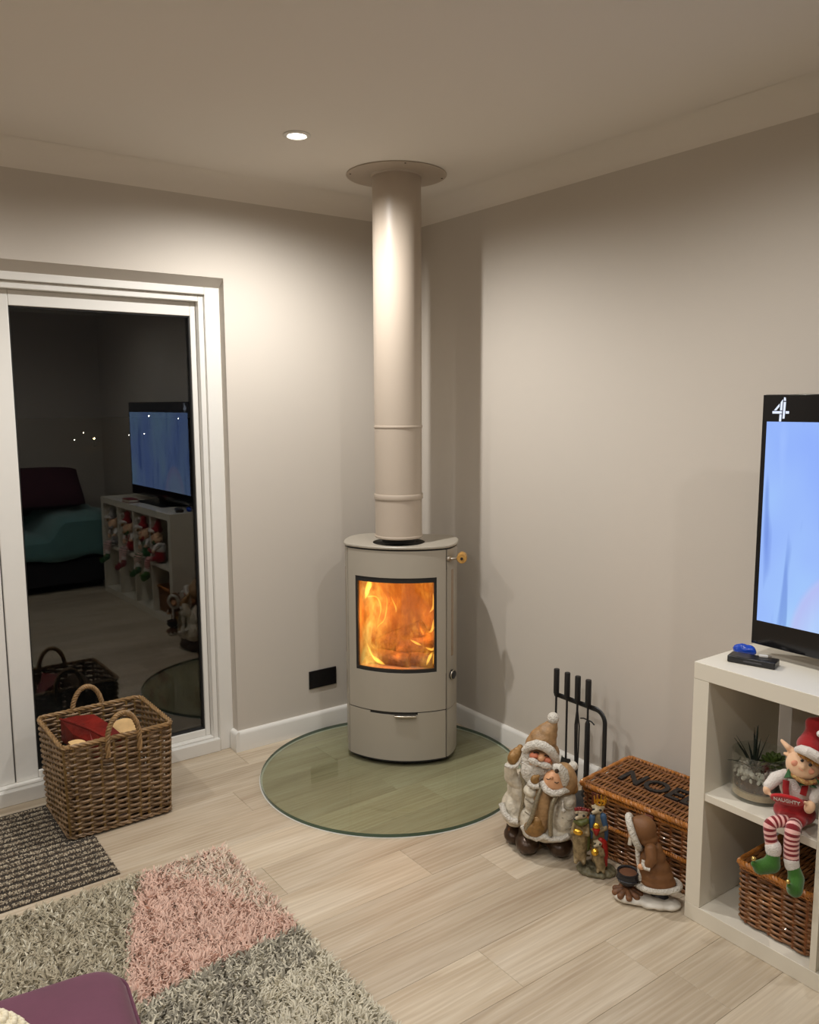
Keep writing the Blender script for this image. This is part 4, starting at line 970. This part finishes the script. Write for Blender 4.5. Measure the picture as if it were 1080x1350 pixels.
# ================================================================== ELF DOLLS
m_dskin = pm('doll_skin', srgb(232,190,152), .8, var=.04, vs=30, sheen=.3); m_blush = pm('doll_blush', srgb(228,156,126), .85); m_felt_w = pm('white_plush', srgb(226,218,210), .95, var=.04, bump=.5, bs=300, sheen=.4)
m_hair = pm('straw_hair', srgb(168,116,44), .7, var=.3, vs=120); m_bell = pm('doll_bell', srgb(210,180,110), .25, metal=.9)
def felt(name, c): return pm(name, c, .95, var=.06, vs=60, bump=.2, bs=400, sheen=.4)
F_RED = felt('red_felt', srgb(150,14,18)); F_GRN = felt('green_felt', srgb(34,92,40)); F_SIGN = felt('sign_red', srgb(178,16,22)); F_BOOT = felt('boot_green', srgb(50,98,22))
F_STR = felt('stripe_red', srgb(128,20,30)); F_PNK = felt('stripe_pink', srgb(238,186,178)); F_GRY = felt('grey_felt', srgb(140,136,132)); F_COL = pm('collar_print', srgb(128,22,24), .9, var=.1, vs=90, col2=srgb(205,180,110))
df = Frame((-.402,-2.262,SZ)); KD = df.k()
def e1(x, y, d=0.0): return df(1000+x/11.25, 930+y/11.25, d)
def e2(x, y, d=0.0): return df(980+x/9, 1040+y/9, d)
def D1(v): return v/11.25*KD
def D2(v): return v/9*KD
def striped_leg(path, r, t, mA, mB, n=18):
    P = []; path = [Vector(p) for p in path]
    for i in range(n*2+1):
        u = i/(n*2)*(len(path)-1); k = min(int(u), len(path)-2); f = u-k
        p0,p1,p2,p3 = path[max(k-1,0)],path[k],path[k+1],path[min(k+2,len(path)-1)]
        P.append(.5*((2*p1)+(p2-p0)*f+(2*p0-5*p1+4*p2-p3)*f*f+(3*p1-p0-3*p2+p3)*f**3))
    me = MB().tube(P, r, 14).mesh('leg'); o = link('striped_leg', me, [mA, mB], t)
    c = [(P[i]+P[i+1])/2 for i in range(n*2)]
    for f in me.polygons:
        k = min(range(n*2), key=lambda i: (c[i]-f.center).length); f.material_index = (k//2)%2
    return o
def doll(P0, rz, pal, label, sign=False):
    t = thing('elf_doll', label, 'doll', P0, rz, 'christmas dolls sitting on the shelf unit')
    fuse('trousers', MB().ell(e2(610,270,-.005),(D2(205),.042,D2(128))).ell(e2(620,160,-.005),(D2(170),.04,D2(120))).ell(e2(520,345,.034),(D2(90),.030,D2(62))).ell(e2(640,372,.034),(D2(95),.030,D2(62))), pal['suit'], t, .005, 4)
    fuse('torso', MB().ell(e1(580,1230,-.012),(D1(215),.036,D1(180))).ell(e1(600,1120,-.012),(D1(190),.034,D1(140))), m_felt_w, t, .005, 4)
    for x0,x1 in ((405,415),(690,660)): MB().tube([e1(x0+10,1110,.022),e1(x0,1220,.030),e1(x1,1330,.034)], D1(38), 8, flat=.35, up=(0,1,0)).build('brace', pal['suit'], t)
    fuse('sleeve', MB().cap(e1(400,1040,-.005), e1(260,1080,.012), D1(85), D1(84)).cap(e1(260,1080,.012), e1(150,1190,.026), D1(84), D1(66)), m_felt_w, t, .004, 3)
    fuse('hand', MB().ell(e1(125,1250,.032),(D1(48),.012,D1(62))).cap(e1(140,1290,.038),e1(190,1330,.044),D1(24),D1(20)), m_dskin, t, .003, 2)
    fuse('sleeve', MB().cap(e1(830,1090,-.005), e1(905,1260,.018), D1(90), D1(86)).cap(e1(905,1260,.018), e2(845,120,.034), D1(86), D1(64)), m_felt_w, t, .004, 3)
    fuse('hand', MB().ell(e2(790,215,.042),(D2(52),.014,D2(72)),(0,.3,0)).cap(e2(760,180,.048),e2(735,160,.052),D2(22),D2(18)), m_dskin, t, .003, 2)
    # head with nose, cheeks, eyes, ears and fringe
    hd = MB().ell(e1(665,880,.012),(D1(205),.040,D1(190))).ell(e1(640,940,.018),(D1(150),.034,D1(120))).ell(e1(668,908,.050), D1(38)).cap(e1(660,1050,.0),e1(660,1120,.0),D1(70),D1(70))
    fuse('head', hd, m_dskin, t, .004, 4)
    for x,y_ in ((545,860),(775,975)): MB().ell(e1(x,y_,.043 if x<600 else .045),(D1(46),.005,D1(40))).build('cheek', m_blush, t)
    for x,y_ in ((650,818),(770,884)): MB().ell(e1(x,y_,.054),(D1(20),.004,D1(20)), n=12, m=8).build('eye', m_dark, t)
    MB().tube([e1(600,925,.050),e1(630,955,.052),e1(665,972,.052)], D1(6), 6).build('mouth', m_blush, t)
    for s_,pts,lob in ((1,[(530,690),(440,620),(350,525)],[(480,750),(390,710)]),(-1,[(850,830),(960,790),(1060,720)],[(860,890),(950,880)])):
        e_ = MB()
        for (a,b),(ra,rb_) in zip(zip(pts,pts[1:]),((48,38),(38,24))): e_.cap(e1(a[0],a[1],.004), e1(b[0],b[1],-.004), D1(ra), D1(rb_))
        e_.cap(e1(lob[0][0],lob[0][1],.004), e1(lob[1][0],lob[1][1],.0), D1(34), D1(20)); fuse('ear', e_, m_dskin, t, .003, 2)
    for i in range(14):
        u = i/13; x = 590+300*u; y_ = 690+165*u; MB().cap(e1(x,y_-10,.042+.010*math.sin(PI*u)), e1(x+8,y_+42+14*math.sin(i*2.3),.050+.008*math.sin(PI*u)), D1(20), D1(10), 8).build('fringe_lock', m_hair, t)
    MB().tube([e1(575,655,.030),e1(640,655,.050),e1(740,690,.062),e1(840,745,.062),e1(920,820,.045)], [D1(40),D1(58),D1(66),D1(66),D1(50)], 12).build('hat_brim', m_felt_w, t)
    fuse('hat', MB().ell(e1(790,590,.012),(D1(175),.042,D1(130))).cap(e1(790,560,.010),e1(830,400,.005),D1(150),D1(110)).cap(e1(830,400,.005),e1(800,270,.0),D1(95),D1(85)).cap(e1(800,270,.0),e1(900,250,.004),D1(85),D1(70)).cap(e1(900,250,.004),e1(985,320,.018),D1(60),D1(40)), pal['hat'], t, .004, 4)
    MB().ell(e1(920,425,.055), D1(42)).build('hat_button', m_felt_w, t); MB().ell(e1(1010,350,.022), D1(52)).build('pompom', m_felt_w, t)
    # collar of pointed leaves over a printed ruffle
    for a,b,c in (((450,935),(380,1075),(560,1100)),((540,1010),(560,1120),(640,1240)),((640,1090),(600,1190),(730,1190)),((760,1110),(770,1220),(870,1230)),((850,1080),(880,1180),(960,1150))):
        A,B,C_ = [e1(x,y_,.036) for x,y_ in (a,b,c)]; mid = (A+B+C_)/3+Vector((0,-.010,0)); off = Vector((0,.006,0))
        MB().add([A,B,C_,mid,A+off,B+off,C_+off],[(0,1,3),(1,2,3),(2,0,3),(6,5,4),(0,4,5,1),(1,5,6,2),(2,6,4,0)]).build('collar_point', pal['collar'], t, smooth=False)
    MB().tube([e1(450,955,.022),e1(515,1035,.038),e1(610,1105,.046),e1(720,1150,.048),e1(830,1140,.040),e1(905,1090,.024)], D1(30), 10).build('ruffle', pal['ruffle'], t)
    # legs, cuffs, boots
    striped_leg([e2(520,385,.050),e2(410,385,.066),e2(320,430,.080),e2(325,560,.082),e2(345,690,.082)], D2(62), t, pal['sA'], pal['sB'])
    striped_leg([e2(610,420,.055),e2(590,480,.080),e2(575,600,.084),e2(572,720,.084),e2(572,850,.084)], D2(72), t, pal['sA'], pal['sB'])
    MB().cap(e2(358,690,.084), e2(358,730,.084), D2(78), D2(76)).build('leg_cuff', m_felt_w, t); MB().cap(e2(572,850,.086), e2(580,905,.086), D2(72), D2(70)).build('leg_cuff', m_felt_w, t)
    fuse('boot', MB().cap(e2(362,770,.086), e2(340,900,.090), D2(62), D2(82)).cap(e2(340,900,.090), e2(200,930,.110), D2(84), D2(72)).cap(e2(200,930,.110), e2(120,890,.122), D2(62), D2(30)), pal['boot'], t, .004, 3)
    fuse('boot', MB().cap(e2(600,950,.088), e2(630,1060,.092), D2(64), D2(78)).cap(e2(630,1060,.092), e2(610,1190,.118), D2(78), D2(78)).cap(e2(600,1190,.120), e2(545,1150,.136), D2(56), D2(26)), pal['boot'], t, .004, 3)
    MB().ell(e2(125,828,.124), D2(24)).build('bell', m_bell, t); MB().ell(e2(532,1100,.140), D2(22)).build('bell', m_bell, t)
    if sign:
        A = e2(325,85,.058); B = e2(715,165,.062); ax = (B-A).normalized(); L = (B-A).length/2; c = (A+B)/2; upv = Vector((0,-.62,.78)); upv = (upv-ax*upv.dot(ax)).normalized(); nrm = ax.cross(upv)
        if nrm.y > 0: nrm = -nrm
        n = 36; out = []
        for i in range(n):
            a = 2*PI*i/n; out.append((L*1.02*math.cos(a), D2(92)*math.sin(a)*(1.0 if math.sin(a)<0 else .85)))
        vs = [c+ax*x+upv*y_+nrm*.005 for x,y_ in out]+[c+ax*x+upv*y_-nrm*.004 for x,y_ in out]
        sg = MB().add(vs, [tuple(range(n)), tuple(range(2*n-1,n-1,-1))]+[(k,n+k,n+(k+1)%n,(k+1)%n) for k in range(n)]).build('sign', F_SIGN, t, bevel=.002)
        tm = text_mesh('NAUGHTY', .021, .0006, .0005); o = link('sign_lettering', tm, pm('sign_white', srgb(235,226,224), .6), sg, smooth=False)
        Mx = Matrix((ax, upv, ax.cross(upv))).transposed().to_4x4(); Mx.translation = c+nrm*.0062+upv*D2(6); o.matrix_local = Mx
        w_ = max(v.co.x for v in tm.vertices)-min(v.co.x for v in tm.vertices); o.scale = (L*1.62/w_, 1.15, 1)
    return t
doll(df.o, df.rz, dict(suit=F_RED, hat=F_RED, collar=F_GRN, ruffle=F_COL, sA=F_STR, sB=F_PNK, boot=F_BOOT), 'elf doll in red hat and striped legs holding a naughty sign on the shelf', True)
def cy_(k): return (cells[k][0]+cells[k][1])/2
doll((-.402,cy_(1)-.01,SZ), -PI/2, dict(suit=F_GRN, hat=F_RED, collar=F_RED, ruffle=F_COL, sA=F_GRN, sB=F_PNK, boot=F_GRN), 'elf doll dressed in green, reflected in the glass beside the red elf')
doll((-.402,cy_(2),SZ), -PI/2-.1, dict(suit=F_RED, hat=F_RED, collar=F_GRN, ruffle=F_COL, sA=F_GRY, sB=F_PNK, boot=F_STR), 'red suited doll with dark red boots, reflected in the middle of the shelves')
doll((-.402,cy_(3),SZ), -PI/2, dict(suit=F_GRY, hat=F_GRY, collar=F_GRY, ruffle=F_GRY, sA=F_GRY, sB=F_PNK, boot=F_GRN), 'grey and white doll at the far end of the shelves, seen reflected')
# wrapped box behind the green doll
gb = thing('green_box', 'dark green storage box standing behind the green elf doll', 'box', (-.17,cy_(1),SZ+.0005))
MB().box(-.07,-.12,0,.07,.12,.23).build('box_body', felt('dark_green_card', srgb(24,60,52)), gb, bevel=.003); MB().box(-.074,-.124,.2305,.074,.124,.26).build('box_lid', felt('dark_green_lid', srgb(30,72,60)), gb, bevel=.003)

# ================================================================== DOORMAT AND RUG (tufted pile)
def pile(name, parent, pts, m, seed=1):
    """one mesh of bent three-sided tufts; pts: (x,y,z,len,radius,leanx,leany,(r,g,b))"""
    import numpy as np
    N = len(pts); V = np.zeros((N,7,3), 'f'); C = np.zeros((N,7,4), 'f'); C[...,3] = 1
    A = np.array([p[:7] for p in pts], 'f'); cc = np.array([p[7] for p in pts], 'f')
    rng = np.random.default_rng(seed); th = rng.uniform(0,2*PI,N)
    for k in range(3):
        a = th+2*PI*k/3
        V[:,k,0] = A[:,0]+np.cos(a)*A[:,4]; V[:,k,1] = A[:,1]+np.sin(a)*A[:,4]; V[:,k,2] = A[:,2]
        V[:,3+k,0] = A[:,0]+A[:,5]*.45+np.cos(a)*A[:,4]*1.05; V[:,3+k,1] = A[:,1]+A[:,6]*.45+np.sin(a)*A[:,4]*1.05; V[:,3+k,2] = A[:,2]+A[:,3]*.75
    V[:,6,0] = A[:,0]+A[:,5]; V[:,6,1] = A[:,1]+A[:,6]; V[:,6,2] = A[:,2]+A[:,3]
    C[:,:,:3] = cc[:,None,:]
    me = bpy.data.meshes.new(name); F = []
    base = (np.arange(N)*7)[:,None]
    quads = np.concatenate([base+np.array([k,(k+1)%3,3+(k+1)%3,3+k]) for k in range(3)]); tris = np.concatenate([base+np.array([3+k,3+(k+1)%3,6]) for k in range(3)])
    loops = np.concatenate([quads.ravel(), tris.ravel()]); nq, nt = len(quads), len(tris)
    me.vertices.add(N*7); me.vertices.foreach_set('co', V.ravel()); me.loops.add(len(loops)); me.loops.foreach_set('vertex_index', loops.astype('i'))
    me.polygons.add(nq+nt); me.polygons.foreach_set('loop_start', np.concatenate([np.arange(nq)*4, nq*4+np.arange(nt)*3]).astype('i'))
    me.update(calc_edges=True)
    at = me.color_attributes.new('tuft', 'FLOAT_COLOR', 'POINT'); at.data.foreach_set('color', C.ravel())
    o = link(name, me, m, parent, smooth=True); o['kind'] = 'stuff'; return o
m_pile = pm('wool_pile', (1,1,1,1), .95, alpha_attr='tuft', sheen=.2)
rd = random.Random(21)
def jit(c, v): k = 1+rd.uniform(-v,v); return tuple(max(0,x*k) for x in c[:3])
# doormat: ribs of short coir loops running along the door
MX0, MX1, MY0, MY1 = -2.55, -1.757, -.688, -.03
mat_ = thing('doormat', 'ribbed brown and grey doormat in front of the patio door', 'doormat', (0,0,0))
MB().box(MX0,MY0,.0005,MX1,MY1,.0045).build('backing', pm('mat_backing', srgb(46,40,34), .95), mat_, bevel=.002)
pts = []; pitch = .0365; y = MY0+.012
cs = [srgb(84,70,55), srgb(136,120,98), srgb(190,176,152), srgb(108,94,76)]
while y < MY1-.005:
    x = MX0+.004
    while x < MX1-.003:
        for k in range(-2,3):
            yy = y+k*.0042+rd.uniform(-.002,.002)
            if yy > MY1-.003 or yy < MY0+.003: continue
            inb = -1.86<x<-1.45 and -.40<yy; h = (.0075-abs(k)*.0012)*rd.uniform(.7,1.15)*(.22 if inb else 1)
            c = jit(cs[2] if (abs(k)<2 and rd.random()<.55) else rd.choice(cs), .25)
            pts.append((x+rd.uniform(-.003,.003), yy, .0035, h, .0026, rd.uniform(-.006,.006), rd.uniform(-.004,.004), c))
        x += .0052
    # valley between ribs
    x = MX0+.004
    while x < MX1-.003:
        yy = y+pitch/2+rd.uniform(-.005,.005)
        if yy < MY1-.004: pts.append((x, yy, .0035, .002*rd.uniform(.6,1.2), .003, rd.uniform(-.004,.004), 0, jit(cs[0] if rd.random()<.8 else cs[3],.2)))
        x += .006
    y += pitch
pile('coir_ribs', mat_, pts, m_pile, 5)
# shaggy rug with large soft-coloured facets
RX0, RX1, RY0, RY1 = -2.62, -1.412, -2.45, -.745
rug = thing('shaggy_rug', 'deep shaggy rug with pink, cream and grey angular patches', 'rug', (0,0,0))
MB().box(RX0,RY0,.0005,RX1,RY1,.004).build('backing', pm('rug_backing', srgb(120,112,100), .95), rug, bevel=.001)
def poly(pp): return [tuple(floor_at(x,y_,.02)[:2]) for x,y_ in pp]
PINK = poly([(186,1146),(262,1160),(330,1192),(402,1216),(312,1256),(238,1292),(186,1326),(166,1300),(172,1220)])
PALE = poly([(180,1146),(300,1108),(410,1216),(330,1192),(262,1160)])
DARK = poly([(186,1326),(238,1292),(312,1256),(400,1218),(420,1262),(340,1300),(352,1350),(300,1420),(190,1420)])
CREAM = poly([(400,1218),(420,1205),(560,1350),(640,1500),(300,1500),(300,1420),(352,1350),(340,1300),(420,1262)])
def inside(p, pg):
    c = False; n = len(pg); x, y_ = p
    for i in range(n):
        (x0,y0),(x1,y1) = pg[i], pg[i-1]
        if (y0>y_) != (y1>y_) and x < (x1-x0)*(y_-y0)/(y1-y0)+x0: c = not c
    return c
cp = dict(pink=srgb(222,188,170), pale=srgb(220,204,184), dark=srgb(150,144,128), cream=srgb(214,207,186), grey=srgb(180,170,146))
pts = []; st = .0068; nx = int((RX1-RX0)/st); ny = int((RY1-RY0)/st)
for i in range(nx):
    for j in range(ny):
        x = RX0+(i+.5+rd.uniform(-.5,.5))*st; y_ = RY0+(j+.5+rd.uniform(-.5,.5))*st
        q = (x+rd.gauss(0,.006), y_+rd.gauss(0,.006))
        kk = 'pink' if inside(q,PINK) else 'pale' if inside(q,PALE) else 'dark' if inside(q,DARK) else 'cream' if inside(q,CREAM) else 'grey'
        c = cp[kk]
        if kk == 'pale' and rd.random()<.35: c = cp['pink']
        if kk == 'dark' and rd.random()<.5: c = cp['cream']
        if kk == 'grey' and rd.random()<.15: c = cp['cream']
        a = 2*PI*mnoise.noise(Vector((x*28,y_*28,3)))*1.6+rd.uniform(-.5,.5); L = rd.uniform(.012,.021)
        pts.append((x,y_,.003,rd.uniform(.018,.026),.0036,math.cos(a)*L,math.sin(a)*L,jit(c,.16)))
pile('wool_pile', rug, pts, m_pile, 9)

# ================================================================== FOOTSTOOL AND BOBBLE CUSHION
m_velvet = pm('plum_velvet', srgb(98,48,70), .75, var=.14, vs=7, bump=.05, bs=60, sheen=.12)
ot = thing('footstool', 'plum purple velvet footstool with rounded corners on the rug', 'footstool', (-2.365,-1.925,.0305), math.radians(-7))
def cushion_box(hx, hy, z0, z1, rad, bulge, n=40):
    mb = MB(); P = perim(hx, hy, rad, .02); m = len(P); lev = [(0,z0,1.0),(0,z0+.02,1.0)]; vs = []
    lv = [(1.0,z0),(1.0,z1-.055)]+[(1-.055*(1-math.cos(PI/2*i/6))/hx*1.0, z1-.055+.055*math.sin(PI/2*i/6)) for i in range(1,7)]+[(.7,z1+bulge*.55),(.4,z1+bulge*.9),(.15,z1+bulge)]
    for k,z in lv: vs += [(p.x*k,p.y*k,z) for p,_ in P]
    f = [(r_*m+i, r_*m+(i+1)%m, (r_+1)*m+(i+1)%m, (r_+1)*m+i) for r_ in range(len(lv)-1) for i in range(m)]
    f += [tuple(range(m-1,-1,-1)), tuple((len(lv)-1)*m+i for i in range(m))]
    return mb.add(vs, f)
cushion_box(.29,.27,.08,.385,.055,.012).build('upholstery', m_velvet, ot)
ring = [(p.x*1.0,p.y*1.0,.34) for p,_ in perim(.2915,.2715,.055,.02)]
MB().tube(ring, .004, 6, closed=True).build('piping', m_velvet, ot)
for sx in (-1,1):
    for sy in (-1,1): MB().lathe([(0,0),(.016,0),(.022,.08),(0,.08)],16,(sx*.24,sy*.22,0)).build('foot', pm('dark_beech', srgb(60,40,28), .4) if 'dark_beech' not in bpy.data.materials else bpy.data.materials['dark_beech'], ot)
bb = thing('bobble_cushion', 'cream bobble-knit cushion resting on the plum footstool', 'cushion', (-2.392,-1.985,.4335))
m_knit = pm('cream_knit', srgb(224,214,188), .95, var=.08, vs=60)
BRX, BRZ = .125, .075
MB().ell((0,0,BRZ),(BRX,BRX,BRZ),n=32,m=20).build('cushion_body', m_knit, bb)
kn = MB(); nn = 620
for i in range(nn):
    z = 1-2*(i+.5)/nn; r_ = math.sqrt(1-z*z); a = i*2.399963
    if z < -.72: continue
    kn.ell((BRX*r_*math.cos(a),BRX*r_*math.sin(a),BRZ+BRZ*z),.0068,n=7,m=5)
o = kn.build('bobbles', m_knit, bb); o['kind'] = 'stuff'

# ================================================================== SOFA (seen in the door glass)
m_sofa = pm('black_upholstery', srgb(34,32,38), .9, var=.1, vs=40, bump=.1, bs=200)
sofa = thing('sofa', 'dark upholstered sofa against the back wall, reflected in the door', 'sofa', (-1.14,-4.14,0))
MB().box(-.84,-.53,.06,.84,.55,.27).build('base', m_sofa, sofa, bevel=.02)
MB().box(-.84,-.53,.271,.84,-.28,.82).build('backrest', m_sofa, sofa, bevel=.05, seg=4)
MB().box(-.84,-.275,.271,-.62,.55,.60).build('arm', m_sofa, sofa, bevel=.05, seg=4)
MB().box(.46,-.275,.271,.84,.55,.60).build('arm', m_sofa, sofa, bevel=.05, seg=4)
for x0,x1 in ((-.615,-.08),(-.075,.455)): MB().box(x0,-.275,.271,x1,.54,.44).build('seat_cushion', m_sofa, sofa, bevel=.04, seg=4)
for sx in (-1,1):
    for sy in (-1,1): MB().lathe([(0,0),(.02,0),(.028,.06),(0,.06)],12,(sx*.76,sy*.38,0)).build('foot', bpy.data.materials['dark_beech'], sofa)
m_teal = pm('teal_blanket', srgb(96,140,138), .95, var=.12, vs=12, bump=.3, bs=80, sheen=.4)
th_ = thing('blanket', 'pale teal blanket draped over the sofa seat, reflected in the door', 'blanket', (-1.14,-4.14,0))
def drape(x):
    u = max(0,min(1,(x-.30)/.16)); u = u*u*(3-2*u); top = .448+u*.160      # from the seat up over the broad arm
    return [(-.262,max(.56,top+.06)),(-.225,top+.02),(-.12,top),(.0,top),(.20,top),(.40,top),(.50,top-.004),(.556,top-.03),(.562,top-.11),(.564,.33),(.565,.27)]
vs = []; nx = 34; prof = drape(0)
for i in range(nx+1):
    x = -.35+1.185*i/nx
    for j,(yy,zz) in enumerate(drape(x)):
        w_ = abs(mnoise.noise(Vector((x*5,yy*4,zz*3)))); vs.append((x, yy+w_*.02+.003, zz+(w_*.075 if 1<j<7 else w_*.01)+.006-(.08*mnoise.noise(Vector((x*4,1,1))) if j==len(prof)-1 else 0)))
k = len(prof); n = len(vs); nr = [(0,1,0)]*3
fs = [(i*k+j,i*k+j+1,(i+1)*k+j+1,(i+1)*k+j) for i in range(nx) for j in range(k-1)]
ob = MB().add(vs, fs).build('cloth', m_teal, th_); sd = ob.modifiers.new('t','SOLIDIFY'); sd.thickness = .006; sd.offset = 1
cu_ = thing('cushion', 'dark plum cushion on the teal blanket, reflected in the door', 'cushion', (-.78,-4.02,.745), .1)
m_plum = pm('plum_cotton', srgb(70,36,46), .9, var=.15, vs=20)
vs = []; n = 14
for sgn in (1,-1):
    for i in range(n+1):
        for j in range(n+1):
            u = -1+2*i/n; v = -1+2*j/n; hgt = ((1-u**4)*(1-v**4))**.5
            vs.append((.36*u, sgn*(.10*hgt), .18+.23*v))
m_ = (n+1)**2
fs = [(b0+i*(n+1)+j, b0+i*(n+1)+j+1, b0+(i+1)*(n+1)+j+1, b0+(i+1)*(n+1)+j) for b0 in (0,m_) for i in range(n) for j in range(n)]
o = MB().add(vs, fs).build('cushion_body', m_plum, cu_); o.rotation_euler = (math.radians(52),0,0); o.location = (0,.06,-.02)
